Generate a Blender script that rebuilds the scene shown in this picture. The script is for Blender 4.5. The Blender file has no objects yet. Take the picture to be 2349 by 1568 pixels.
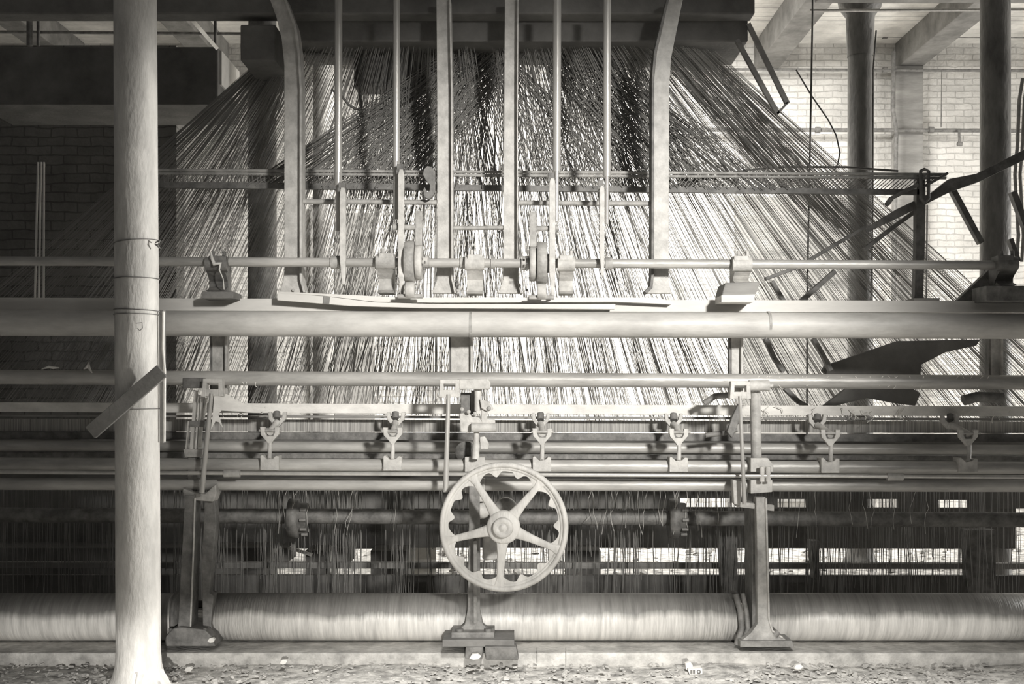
import bpy, math, random
from mathutils import Vector, Matrix
random.seed(7)
S = bpy.context.scene
COL = S.collection
# ------------------------------------------------------------------ camera
F, H, CX, HY = 2610.0, 1.5, 1174.5, 900.0      # focal length in pixels, eye height, principal column, horizon row
cam = bpy.data.cameras.new('camera')
camo = bpy.data.objects.new('camera', cam); COL.objects.link(camo)
cam.sensor_width = 36.0; cam.lens = 36.0*F/2349.0
cam.shift_y = (HY-784.0)/2349.0
camo.location = (0, 0, H); camo.rotation_euler = (math.radians(90), 0, 0)
S.camera = camo
# ------------------------------------------------------------------ light
S.view_settings.view_transform = 'Standard'; S.view_settings.look = 'None'
S.view_settings.gamma = 1.0; S.view_settings.use_curve_mapping = False
S.view_settings.exposure = 0.0
S.cycles.max_bounces = 5; S.cycles.diffuse_bounces = 3; S.cycles.glossy_bounces = 2
S.cycles.caustics_reflective = False; S.cycles.caustics_refractive = False
w = bpy.data.worlds.new('world'); S.world = w; w.use_nodes = True
bg = w.node_tree.nodes['Background']; bg.inputs[0].default_value = (1, .97, .92, 1); bg.inputs[1].default_value = 0.085

def lamp(name, kind, loc, target, power, **kw):
    l = bpy.data.lights.new(name, kind); l.energy = power; l.color = (1, .975, .93)
    for k, v in kw.items(): setattr(l, k, v)
    o = bpy.data.objects.new(name, l); COL.objects.link(o)
    o.location = loc
    o.rotation_euler = (Vector(target)-Vector(loc)).to_track_quat('-Z', 'Y').to_euler()
    return o
# daylight falling in from the right front of the hall onto the middle of the machine
k = lamp('front_daylight', 'SPOT', (3.4, -2.2, 4.0), (.28, 6.5, 1.97), 5000, spot_size=math.radians(27.5), spot_blend=.85, shadow_soft_size=.35)
k.scale = (1.0, .85, 1.0)
# added spot, cone squeezed to a slit: brightens the front column from the right
k = lamp('column_slit_spot', 'SPOT', (5.4, 4.35, 2.2), (-1.92, 5.85, 1.45), 2300, spot_size=math.radians(34), spot_blend=.6, shadow_soft_size=.10)
k.scale = (.08, 1.0, 1.0)
# daylight on the floor in front of the machine
k = lamp('floor_daylight', 'SPOT', (.5, 1.0, 5.2), (.1, 4.5, 0), 3500, spot_size=math.radians(62), spot_blend=.5, shadow_soft_size=.3)
k.scale = (1.0, .42, 1.0)
# added low slit spot behind the camera, brightening the floor and the roller's lower band
k = lamp('low_strip_spot', 'SPOT', (.4, -3.0, 1.25), (-.1, 6.5, .10), 2300, spot_size=math.radians(58), spot_blend=.8, shadow_soft_size=.06)
k.scale = (1.0, .05, 1.0)
# skylight over the back of the hall
lamp('back_skylight', 'AREA', (.7, 10.9, 5.7), (1.3, 14.2, 1.6), 780, shape='RECTANGLE', size=3.0, size_y=1.2, spread=math.radians(135))
# window in the right hand side wall
lamp('side_window', 'AREA', (9.6, 10.2, 1.9), (1.0, 10.6, 3.0), 430, shape='RECTANGLE', size=3.4, size_y=2.4)

# ------------------------------------------------------------------ materials
def tone(v): return (v, v*.975, v*.925, 1)
MATS = {}
def mat(name, v, rough=.7, metal=0.0, lo=.75, hi=1.2, scale=6.0, stretch=(1,1,1), bump=.25, bscale=40.0, detail=6):
    m = bpy.data.materials.new(name); m.use_nodes = True; nt = m.node_tree; n = nt.nodes; L = nt.links
    b = n['Principled BSDF']; b.inputs['Roughness'].default_value = rough; b.inputs['Metallic'].default_value = metal
    tc = n.new('ShaderNodeTexCoord'); mp = n.new('ShaderNodeMapping'); mp.inputs['Scale'].default_value = stretch
    L.new(tc.outputs['Object'], mp.inputs['Vector'])
    nz = n.new('ShaderNodeTexNoise'); nz.inputs['Scale'].default_value = scale; nz.inputs['Detail'].default_value = detail
    nz.inputs['Roughness'].default_value = .65
    L.new(mp.outputs['Vector'], nz.inputs['Vector'])
    cr = n.new('ShaderNodeValToRGB'); cr.color_ramp.elements[0].position = .33; cr.color_ramp.elements[1].position = .67
    cr.color_ramp.elements[0].color = tone(v*lo); cr.color_ramp.elements[1].color = tone(min(v*hi, .93))
    L.new(nz.outputs['Fac'], cr.inputs['Fac']); L.new(cr.outputs['Color'], b.inputs['Base Color'])
    if bump:
        n2 = n.new('ShaderNodeTexNoise'); n2.inputs['Scale'].default_value = bscale; n2.inputs['Detail'].default_value = 4
        L.new(mp.outputs['Vector'], n2.inputs['Vector'])
        bp = n.new('ShaderNodeBump'); bp.inputs['Strength'].default_value = bump; bp.inputs['Distance'].default_value = .01
        L.new(n2.outputs['Fac'], bp.inputs['Height']); L.new(bp.outputs['Normal'], b.inputs['Normal'])
    MATS[name] = m; return m

def brick_mat(name, v, mortar, sx=1.0, lo=.7):
    m = bpy.data.materials.new(name); m.use_nodes = True; nt = m.node_tree; n = nt.nodes; L = nt.links
    b = n['Principled BSDF']; b.inputs['Roughness'].default_value = .9
    tc = n.new('ShaderNodeTexCoord'); sp = n.new('ShaderNodeSeparateXYZ'); cb = n.new('ShaderNodeCombineXYZ')
    L.new(tc.outputs['Object'], sp.inputs[0]); L.new(sp.outputs['X'], cb.inputs['X']); L.new(sp.outputs['Z'], cb.inputs['Y'])
    wob = n.new('ShaderNodeTexNoise'); wob.inputs['Scale'].default_value = 5; wob.inputs['Detail'].default_value = 5
    mx = n.new('ShaderNodeVectorMath'); mx.operation = 'MULTIPLY_ADD'; mx.inputs[1].default_value = (.05, .05, 0)
    L.new(tc.outputs['Object'], wob.inputs['Vector']); L.new(wob.outputs['Color'], mx.inputs[0]); L.new(cb.outputs[0], mx.inputs[2])
    br = n.new('ShaderNodeTexBrick'); br.inputs['Scale'].default_value = 1.0
    br.inputs['Brick Width'].default_value = .23*sx; br.inputs['Row Height'].default_value = .082; br.inputs['Mortar Size'].default_value = .007
    br.inputs['Mortar Smooth'].default_value = .4
    br.inputs['Color1'].default_value = tone(v); br.inputs['Color2'].default_value = tone(v*.86); br.inputs['Mortar'].default_value = tone(mortar)
    L.new(mx.outputs[0], br.inputs['Vector'])
    nz = n.new('ShaderNodeTexNoise'); nz.inputs['Scale'].default_value = 1.7; nz.inputs['Detail'].default_value = 9; nz.inputs['Roughness'].default_value = .7
    L.new(tc.outputs['Object'], nz.inputs['Vector'])
    cr = n.new('ShaderNodeValToRGB'); cr.color_ramp.elements[0].position = .35; cr.color_ramp.elements[1].position = .6
    cr.color_ramp.elements[0].color = (lo, lo, lo, 1); cr.color_ramp.elements[1].color = (1, 1, 1, 1)
    L.new(nz.outputs['Fac'], cr.inputs['Fac'])
    mm = n.new('ShaderNodeMix'); mm.data_type = 'RGBA'; mm.blend_type = 'MULTIPLY'; mm.inputs[0].default_value = 1
    L.new(br.outputs['Color'], mm.inputs[6]); L.new(cr.outputs['Color'], mm.inputs[7]); L.new(mm.outputs[2], b.inputs['Base Color'])
    n2 = n.new('ShaderNodeTexNoise'); n2.inputs['Scale'].default_value = 18; n2.inputs['Detail'].default_value = 6
    L.new(tc.outputs['Object'], n2.inputs['Vector'])
    ad = n.new('ShaderNodeMath'); ad.operation = 'MULTIPLY_ADD'; ad.inputs[1].default_value = -1.0
    L.new(br.outputs['Fac'], ad.inputs[0]); L.new(n2.outputs['Fac'], ad.inputs[2])
    bp = n.new('ShaderNodeBump'); bp.inputs['Strength'].default_value = .9; bp.inputs['Distance'].default_value = .02
    L.new(ad.outputs[0], bp.inputs['Height']); L.new(bp.outputs['Normal'], b.inputs['Normal'])
    MATS[name] = m

def plank_mat(name, v, axis, pitch, lo=.6):
    """boards laid side by side: dark joints every pitch metres across the given axis"""
    m = mat(name, v, .85, 0, lo, 1.15, 2.0, (1, 1, 1), 0)
    nt = m.node_tree; n = nt.nodes; L = nt.links; b = n['Principled BSDF']
    tc = n.new('ShaderNodeTexCoord'); sp = n.new('ShaderNodeSeparateXYZ'); L.new(tc.outputs['Object'], sp.inputs[0])
    dv = n.new('ShaderNodeMath'); dv.operation = 'DIVIDE'; dv.inputs[1].default_value = pitch
    fr = n.new('ShaderNodeMath'); fr.operation = 'FRACT'
    L.new(sp.outputs[axis], dv.inputs[0]); L.new(dv.outputs[0], fr.inputs[0])
    cr = n.new('ShaderNodeValToRGB'); e = cr.color_ramp.elements; e[0].position = 0; e[0].color = (.25, .25, .25, 1); e[1].position = .12; e[1].color = (1, 1, 1, 1)
    L.new(fr.outputs[0], cr.inputs['Fac'])
    mm = n.new('ShaderNodeMix'); mm.data_type = 'RGBA'; mm.blend_type = 'MULTIPLY'; mm.inputs[0].default_value = 1
    src = b.inputs['Base Color'].links[0].from_socket
    L.new(src, mm.inputs[6]); L.new(cr.outputs['Color'], mm.inputs[7]); L.new(mm.outputs[2], b.inputs['Base Color'])

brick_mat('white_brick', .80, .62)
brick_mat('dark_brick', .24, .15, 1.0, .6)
plank_mat('ceiling_boards', .88, 'Y', .16)
mat('old_timber', .22, .85, 0, .6, 1.3, 3, (1, 1, 1), .3)
mat('black_timber', .17, .9, 0, .7, 1.3, 3, (1, 1, 1), .3)
mat('dark_iron', .17, .6, .0, .6, 1.5, 14, (1, 1, 1), .3)
mat('grey_iron', .42, .55, .0, .65, 1.3, 12, (1, 1, 1), .35)
mat('column_iron', .17, .5, .0, .6, 1.5, 8, (1, 1, .35), .6, 40)
mat('mid_iron', .24, .6, .0, .65, 1.4, 12, (1, 1, 1), .35)
mat('pale_iron', .56, .55, .0, .75, 1.2, 14, (1, 1, 1), .35)
mat('painted_iron', .62, .6, .0, .72, 1.15, 9, (1, 1, .35), .5, 55)
mat('polished_rod', .55, .28, .35, .85, 1.15, 10, (1, 1, .2), .1)
mat('steel_tube', .46, .42, .15, .7, 1.3, 8, (.25, 1, 1), .25)
mat('roller_wood', .60, .5, 0, .72, 1.15, 7, (.3, 1, 1), .2)
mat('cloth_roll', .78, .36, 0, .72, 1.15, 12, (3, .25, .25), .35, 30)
def dark_top_roll():  # roll colour turns darker above a ragged line along its length
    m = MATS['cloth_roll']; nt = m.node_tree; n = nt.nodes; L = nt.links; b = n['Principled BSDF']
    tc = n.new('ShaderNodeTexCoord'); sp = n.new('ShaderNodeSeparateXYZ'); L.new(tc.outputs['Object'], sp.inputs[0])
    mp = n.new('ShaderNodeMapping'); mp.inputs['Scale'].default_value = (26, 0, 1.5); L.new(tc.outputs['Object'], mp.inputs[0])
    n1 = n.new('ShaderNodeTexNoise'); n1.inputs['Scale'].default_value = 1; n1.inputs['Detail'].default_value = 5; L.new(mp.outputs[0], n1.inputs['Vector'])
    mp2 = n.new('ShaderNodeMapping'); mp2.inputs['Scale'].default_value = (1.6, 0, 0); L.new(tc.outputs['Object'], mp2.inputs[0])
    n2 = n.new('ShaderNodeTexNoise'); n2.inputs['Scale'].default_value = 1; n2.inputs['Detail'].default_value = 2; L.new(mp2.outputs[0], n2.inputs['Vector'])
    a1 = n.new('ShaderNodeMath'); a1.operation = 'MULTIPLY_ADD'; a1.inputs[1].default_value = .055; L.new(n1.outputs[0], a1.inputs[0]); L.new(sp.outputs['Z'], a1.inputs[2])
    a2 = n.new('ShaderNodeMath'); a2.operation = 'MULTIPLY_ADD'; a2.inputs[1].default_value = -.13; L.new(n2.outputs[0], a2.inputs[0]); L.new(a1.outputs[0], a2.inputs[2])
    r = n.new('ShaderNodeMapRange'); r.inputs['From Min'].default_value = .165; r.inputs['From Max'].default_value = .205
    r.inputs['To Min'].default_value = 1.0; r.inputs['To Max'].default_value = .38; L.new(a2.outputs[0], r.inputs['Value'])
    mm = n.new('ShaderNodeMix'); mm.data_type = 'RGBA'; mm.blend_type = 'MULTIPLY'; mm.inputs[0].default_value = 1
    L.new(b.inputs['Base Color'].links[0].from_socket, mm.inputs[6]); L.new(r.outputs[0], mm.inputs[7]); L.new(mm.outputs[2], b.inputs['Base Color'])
dark_top_roll()
mat('pale_board', .74, .8, 0, .85, 1.1, 6, (.2, 1, 1), .2)
mat('white_rail', .80, .8, 0, .8, 1.1, 14, (.5, 1, 1), .3)
mat('grey_board', .30, .8, 0, .65, 1.25, 7, (.2, 1, 1), .3)
mat('reed_strip', .42, .8, 0, .45, 1.4, 60, (3.2, .1, .04), .5, 120)
mat('thread_grey', .34, .9, 0, .8, 1.2, 3, (1, 1, 1), 0)
mat('thread_pale', .50, .9, 0, .8, 1.2, 3, (1, 1, 1), 0)
mat('thread_dark', .26, .9, 0, .8, 1.2, 3, (1, 1, 1), 0)
mat('stone', .54, .9, 0, .6, 1.3, 9, (1, 1, 1), .8, 40)
mat('rubble_floor', .52, .95, 0, .3, 1.6, 11, (1, 1, 1), 1.0, 30, 10)
mat('plaster_bits', .46, .9, 0, .6, 1.3, 12, (1, 1, 1), .4)
mat('brick_red', .16, .9, 0, .6, 1.4, 16, (1, 1, 1), .6)

# ------------------------------------------------------------------ mesh helpers
def P(px, py, Y): return Vector(((px-CX)*Y/F, Y, H-(py-HY)*Y/F))
def U(n, Y): return n*Y/F                       # pixels to metres at distance Y

class MB:
    def __init__(s): s.v = []; s.f = []; s.sm = []
    def add(s, vs, fs, smooth=False):
        o = len(s.v); s.v += [tuple(v) for v in vs]
        for f in fs: s.f.append(tuple(i+o for i in f)); s.sm.append(smooth)
        return s
    def box(s, x0, x1, y0, y1, z0, z1):
        vs = [(x, y, z) for x in (x0, x1) for y in (y0, y1) for z in (z0, z1)]
        return s.add(vs, [(0,1,3,2),(4,6,7,5),(0,4,5,1),(2,3,7,6),(0,2,6,4),(1,5,7,3)])
    def pbox(s, x0, y0, x1, y1, Y, depth):       # box whose front face is read at distance Y
        a = P(x0, y0, Y); b = P(x1, y1, Y)
        return s.box(a.x, b.x, Y, Y+depth, b.z, a.z)
    def prism(s, pts, Y, depth):
        w_ = [P(x, y, Y) for x, y in pts]; n = len(w_)
        ar = sum(w_[i].x*w_[(i+1) % n].z-w_[(i+1) % n].x*w_[i].z for i in range(n))
        if ar < 0: w_.reverse()
        vs = [tuple(q) for q in w_]+[(q.x, Y+depth, q.z) for q in w_]
        fs = [tuple(range(n)), tuple(range(2*n-1, n-1, -1))]+[(i, i+n, (i+1) % n+n, (i+1) % n) for i in range(n)]
        return s.add(vs, fs)
    def tube(s, p0, p1, r, r1=None, seg=24, caps=True):
        return s.path([p0, p1], r, seg, [r, r if r1 is None else r1], caps)
    def path(s, pts, r, seg=8, rs=None, caps=True):
        pts = [Vector(p) for p in pts]; n = len(pts); rings = []; prev = None
        for i, p in enumerate(pts):
            t = (pts[min(i+1, n-1)]-pts[max(i-1, 0)]).normalized()
            if prev is None:
                a = Vector((0, 0, 1)) if abs(t.z) < .9 else Vector((0, 1, 0))
                u = t.cross(a).normalized()
            else: u = (prev-t*prev.dot(t)).normalized()
            prev = u; vv = t.cross(u); rr = rs[i] if rs else r
            rings.append([p+(u*math.cos(2*math.pi*k/seg)+vv*math.sin(2*math.pi*k/seg))*rr for k in range(seg)])
        vs = [q for g in rings for q in g]; fs = []
        for i in range(n-1):
            for k in range(seg):
                a = i*seg+k; b = i*seg+(k+1) % seg; fs.append((a, b, b+seg, a+seg))
        s.add(vs, fs, seg > 5)
        if caps:
            s.add(rings[0], [tuple(range(seg-1, -1, -1))]); s.add(rings[-1], [tuple(range(seg))])
        return s
    def xprofile(s, xa, xb, prof):               # side profile (distance, row) swept along the shaft direction
        X0, X1 = P(xa, 0, 6.5).x, P(xb, 0, 6.5).x; n = len(prof)
        zs = [(Y, P(0, y, 6.5).z) for Y, y in prof]
        vs = [(X0, Y, z) for Y, z in zs]+[(X1, Y, z) for Y, z in zs]
        return s.add(vs, [(i, (i+1) % n, (i+1) % n+n, i+n) for i in range(n)]+[tuple(range(n-1, -1, -1)), tuple(range(n, 2*n))])
    def bar(s, p0, p1, wd, depth):               # flat bar between two points, wd in the upright plane, depth along Y
        p0 = Vector(p0); p1 = Vector(p1); t = (p1-p0).normalized(); yv = Vector((0, 1, 0))
        u = t.cross(yv).normalized(); yv = u.cross(t).normalized(); vs = []
        for p in (p0, p1):
            for a in (-.5, .5):
                for b in (-.5, .5): vs.append(p+u*wd*a+yv*depth*b)
        return s.add(vs, [(0,1,3,2),(4,6,7,5),(0,4,5,1),(2,3,7,6),(0,2,6,4),(1,5,7,3)])
    def lathe(s, c, ax, prof, seg=32):           # prof: (offset along axis, radius)
        c = Vector(c); ax = Vector(ax).normalized(); a = Vector((0, 0, 1)) if abs(ax.z) < .9 else Vector((1, 0, 0))
        u = ax.cross(a).normalized(); vv = ax.cross(u); vs = []; fs = []; m = len(prof)
        for t, r in prof:
            for k in range(seg):
                g = 2*math.pi*k/seg; vs.append(c+ax*t+(u*math.cos(g)+vv*math.sin(g))*max(r, 1e-5))
        for i in range(m-1):
            for k in range(seg):
                a_ = i*seg+k; b_ = i*seg+(k+1) % seg; fs.append((a_, b_, b_+seg, a_+seg))
        s.add(vs, fs, True)
        return s
    def build(s, name, m, parent=None, bevel=0.0, loc=None):
        me = bpy.data.meshes.new(name)
        off = Vector(loc) if loc is not None else Vector((0, 0, 0))
        me.from_pydata([tuple(Vector(v)-off) for v in s.v], [], s.f); me.materials.append(MATS[m])
        for p, f in zip(me.polygons, s.sm): p.use_smooth = f
        me.update(); o = bpy.data.objects.new(name, me); COL.objects.link(o)
        if loc is not None: o.location = off
        if parent is not None:
            o.parent = parent
            o.location = off-parent.location if loc is None else off-parent.location
        if bevel:
            bm = o.modifiers.new('bevel', 'BEVEL'); bm.width = bevel; bm.segments = 2; bm.limit_method = 'ANGLE'; bm.angle_limit = math.radians(50)
        return o
def tag(o, label, cat, group=None, kind=None):
    o['label'] = label; o['category'] = cat
    if group: o['group'] = group
    if kind: o['kind'] = kind
    return o
def thing(name, loc, label, cat, group=None):
    o = bpy.data.objects.new(name, None); COL.objects.link(o); o.location = Vector(loc); o.empty_display_size = .05
    return tag(o, label, cat, group)
def struct(o): o['kind'] = 'structure'; return o

# ================================================================== SETTING
fm = MB()
import random as _r
nx, ny = 150, 130; x0, x1, y0, y1 = -9, 10, -4, 15.3
rr = _r.Random(3)
def fl(x, y):                                    # uneven trodden ground
    return .010*math.sin(x*3.1+y*1.7)+.008*math.sin(x*7.3-y*5.1)+.006*rr.random()-.02
grid = [(x0+(x1-x0)*i/nx, y0+(y1-y0)*j/ny, fl(x0+(x1-x0)*i/nx, y0+(y1-y0)*j/ny)) for j in range(ny+1) for i in range(nx+1)]
fm.add(grid, [(j*(nx+1)+i, j*(nx+1)+i+1, (j+1)*(nx+1)+i+1, (j+1)*(nx+1)+i) for j in range(ny) for i in range(nx)], True)
struct(fm.build('floor', 'rubble_floor'))
struct(MB().box(-9, 10, 15.0, 15.25, -.05, 6.1).build('wall_back', 'white_brick'))
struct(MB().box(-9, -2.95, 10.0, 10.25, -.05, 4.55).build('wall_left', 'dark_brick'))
struct(MB().box(-9, 10, 7.6, 15.2, 6.1, 6.25).build('ceiling', 'ceiling_boards'))
for i, X in enumerate((-5.95, -4.05, -2.2, -.35, 1.5, 3.19, 5.05)):
    struct(MB().box(X, X+.32, 7.6, 15.0, 5.76, 6.1).build('trim_%d' % (i+1), 'old_timber', bevel=.01))
# pilaster on the back wall
struct(MB().box(5.0, 5.36, 14.82, 15.0, -.05, 5.76).build('trim_8', 'grey_board', bevel=.01))
struct(MB().pbox(1688, 452, 1955, 1150, 14.9, .1).build('trim_9', 'grey_board'))

# ------------------------------------------------------------------ iron columns
def iron_column(X, Y, top, label, base=True, r=.112, m='painted_iron', cap=False):
    t = thing('iron_column', (X, Y, 0), label, 'column', 'round iron columns of the hall')
    prof = [(-.02, r)]
    n = 24
    for i in range(n+1): prof.append((top*i/n, r*(1.0-.06*i/n)))
    MB().lathe((X, Y, 0), (0, 0, 1), prof, 48).build('shaft', m, t)
    if base:
        MB().lathe((X, Y, 0), (0, 0, 1), [(-.02, r*1.35), (.02, r*1.33), (.05, r*1.15), (.10, r*1.04), (.16, r)], 48).build('base', m, t)
    if cap:
        MB().lathe((X, Y, 0), (0, 0, 1), [(top-.55, r*.98), (top-.2, r*1.1), (top-.12, r*1.6), (top, r*1.8), (top, .001)], 40).build('capital', m, t)
    return t
colF = iron_column(-1.92, 5.85, 4.4, 'thick round iron column nearest the camera with wires tied around it')
colF.rotation_euler = (0, math.radians(-.28), 0)
for k, (py, dz) in enumerate(((556, .01), (712, -.004), (722, .0), (640, .0), (937, .0))):
    z = H-(py-HY)*5.85/F; pts = []
    for i in range(33):
        g = 2*math.pi*i/32; pts.append((-1.92+math.cos(g)*.1125, 5.85+math.sin(g)*.1125, z+dz*math.cos(g)))
    wr = MB().path(pts, .0028, 6).build('wire_tie', 'dark_iron', colF)
kn = MB().path([P(362, 556, 5.79), P(372, 552, 5.77), P(368, 562, 5.77), P(360, 559, 5.77), P(373, 570, 5.78)], .004, 6).build('wire_knot', 'dark_iron', colF)
MB().path([P(316, 741, 5.73), P(330, 740, 5.725), P(331, 752, 5.725), P(325, 758, 5.725), P(319, 753, 5.725)], .0022, 6).build('wire_hook', 'dark_iron', colF)
iron_column(-1.93, 8.8, 6.1, 'dark round iron column behind the left threads, second along the row', m='dark_iron')
iron_column(-1.97, 11.9, 6.1, 'slim distant iron column seen left of the second lifting rod', m='grey_iron')
iron_column(3.06, 10.0, 5.0, 'iron column with flared capital on the right before the brick wall', cap=True, m='column_iron')
iron_column(3.78, 8.9, 5.6, 'thick mottled iron column at the far right edge', m='column_iron', r=.118)

# boards wired to the front column
MB().bar(P(368, 712, 5.9), P(368, 1015, 5.9), U(18, 5.9), .05).build('wired_lath', 'black_timber')
o = bpy.data.objects['wired_lath']; tag(o, 'dark upright slat wired to the right side of the front column', 'slat')
MB().path([P(375, 714, 5.84), P(374, 800, 5.84), P(378, 850, 5.84), P(377, 1012, 5.84)], U(3, 5.84), 8).build('edge_rod', 'pale_board', o)
pl = MB().bar(P(208, 992, 5.70), P(372, 850, 5.70), U(34, 5.70), .025).build('wooden_plank', 'old_timber', bevel=.002)
tag(pl, 'short grey plank hung slantwise across the front column', 'plank')
sl = MB().bar(P(305, 1575, 5.62), P(311, 1546, 5.66), U(6, 5.6), .012).build('wooden_strut', 'pale_board')
tag(sl, 'thin pale stick at the foot of the front column, left one', 'stick', 'sticks at the column foot')
sl = MB().bar(P(392, 1575, 5.66), P(370, 1536, 5.72), U(7, 5.6), .012).build('wooden_strut', 'pale_board')
tag(sl, 'thin pale stick leaning out right from the column foot', 'stick', 'sticks at the column foot')

# ------------------------------------------------------------------ plinth and roller
pn = MB().box(-3.4, 3.3, 6.32, 6.95, -.03, .055).build('stone_plinth', 'stone', bevel=.008)
tag(pn, 'long low stone sill under the whole machine', 'plinth')
for k, x in enumerate((1232, 1298)):
    MB().pbox(x-1, 1486, x+1, 1519, 6.312, .012).build('joint', 'dark_iron', pn)

def roller(xa, xb, label, fl_=True):
    Y, zc, r = 6.63, .195, .136
    A = P(xa, 1400, 6.63).x; B = P(xb, 1400, 6.63).x
    t = thing('cloth_roller', ((A+B)/2, Y, zc), label, 'roller', 'cloth rollers along the floor')
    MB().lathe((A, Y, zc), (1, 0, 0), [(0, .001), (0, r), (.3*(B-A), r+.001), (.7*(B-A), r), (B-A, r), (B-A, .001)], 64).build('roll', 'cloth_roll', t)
    for X in (A, B):
        if abs(X) < 2.95: MB().lathe((X-.012, Y, zc), (1, 0, 0), [(0, .001), (0, r+.012), (.024, r+.012), (.024, .001)], 48).build('flange', 'dark_iron', t)
    return t
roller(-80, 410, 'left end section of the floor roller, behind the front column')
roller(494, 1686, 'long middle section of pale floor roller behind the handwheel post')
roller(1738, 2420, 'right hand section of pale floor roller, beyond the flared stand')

# ------------------------------------------------------------------ horizontal tubes and rails
def htube(name, m, pts, r_px, Y, label, cat, group=None, seg=32):
    o = MB().path([P(x, y, Y) for x, y in pts], U(r_px, Y), seg).build(name, m)
    return tag(o, label, cat, group)
g = 'long tubes and rollers of the machine'
tb = htube('wooden_roller', 'roller_wood', [(-60, 740), (2420, 748)], 29.5, 6.5, 'thickest pale wooden roller running full width at mid height', 'roller', g, 48)
for x in (1080, 1762): MB().path([P(x-3, 744, 6.5), P(x+3, 744, 6.5)], U(30.3, 6.5), 40).build('joint_band', 'grey_iron', tb)
MB().path([P(1764, 714, 6.47), P(1768, 735, 6.462), P(1762, 760, 6.46), P(1757, 778, 6.475)], .003, 6).build('cord', 'grey_board', tb)
htube('upper_tube', 'steel_tube', [(-60, 864), (2420, 877)], 16.5, 6.62, 'grey tube below the thick wooden roller, hung with threads', 'tube', g)
htube('lower_tube', 'steel_tube', [(-60, 1021), (2420, 1031)], 12, 6.85, 'grey tube directly under the reed strip, behind the forked brackets', 'tube', g)
htube('bracket_tube', 'steel_tube', [(-60, 1063), (2420, 1073)], 14.5, 6.5, 'grey tube carrying the blocks of the forked brackets', 'tube', g)
htube('bottom_tube', 'steel_tube', [(-60, 1109), (2420, 1114)], 14, 6.5, 'lowest grey tube of the stack, passing behind the top of the handwheel', 'tube', g)
rod = htube('slim_rod', 'polished_rod', [(-60, 1082), (2420, 1094)], 4.5, 6.38, 'slim bright rod between the two lowest tubes', 'rod')
for xa, xb in ((514, 551), (2035, 2071)):
    MB().path([P(xa, 1083+(xa+60)*.0048, 6.38), P(xb, 1083+(xb+60)*.0048, 6.38)], U(8.5, 6.38), 20).build('collar', 'grey_iron', rod)
# long flat members
def hbox(name, m, xa, ya0, ya1, xb, yb0, yb1, Y, d, label, cat, group=None, bevel=.003):
    o = MB().prism([(xa, ya0), (xb, yb0), (xb, yb1), (xa, ya1)], Y, d).build(name, m, bevel=bevel)
    return tag(o, label, cat, group)
hbox('timber_ledge', 'pale_board', -60, 682, 712, 2420, 690, 717, 6.56, .16, 'long flat timber ledge just above the thick wooden roller', 'ledge')
rail = hbox('white_rail', 'white_rail', -60, 922, 944, 2420, 932, 955, 6.76, .05, 'bright white dusty flat rail above the reed strip', 'rail')
hbox('thin_rail', 'grey_board', -60, 950, 955, 2420, 959, 965, 6.80, .04, 'narrow grey rail just below the white rail', 'rail')
rs = MB().prism([(-60, 960), (2420, 967), (2420, 993), (-60, 988)], 6.90, .03).build('reed_strip', 'reed_strip')
tag(rs, 'finely ribbed reed strip under the white rail', 'reed')
hbox('dark_rail', 'dark_iron', -60, 990, 1006, 2420, 996, 1014, 6.88, .05, 'dark rail below the ribbed reed strip', 'rail')
hbox('shadow_rail', 'dark_iron', -60, 1036, 1049, 2420, 1046, 1056, 6.86, .05, 'dark flat rail behind the bracket tube', 'rail')

# two overlapping crooked pale boards on the ledge
b1 = MB().prism([(640, 668), (925, 682), (1500, 682), (1541, 690), (1540, 698), (1415, 692), (1000, 694), (860, 692), (740, 678), (638, 672)], 6.50, .05).build('pale_board', 'pale_board', bevel=.002)
tag(b1, 'thin pale board lying on top along the ledge, upper one', 'board', 'loose boards on the ledge')
b2 = MB().prism([(636, 671), (745, 679), (860, 693), (1000, 697), (1412, 697), (1410, 709), (960, 706), (800, 701), (636, 688)], 6.46, .035).build('pale_board', 'pale_board', bevel=.002)
tag(b2, 'long pale board with a thin left end, propped below the upright posts', 'board', 'loose boards on the ledge')
MB().prism([(742, 679), (757, 681), (755, 696), (741, 696)], 6.452, .006).build('patch', 'grey_board', b2)

# ------------------------------------------------------------------ upper shaft with bearings
sh = MB().path([P(-60, 598, 6.5), P(2310, 608, 6.5)], U(10.5, 6.5), 28).build('drive_shaft', 'steel_tube')
tag(sh, 'long horizontal shaft through the bearings above the ledge', 'shaft')
for xa, xb, rp in ((760, 780, 15), (860, 866, 14), (968, 985, 13), (1196, 1213, 16), (1388, 1404, 14), (1126, 1136, 14), (1056, 1068, 14)):
    yc = 598+(xa+60)*.0042
    MB().path([P(xa, yc, 6.5), P(xb, yc, 6.5)], U(rp, 6.5), 24).build('collar', 'grey_iron', sh)

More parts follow.
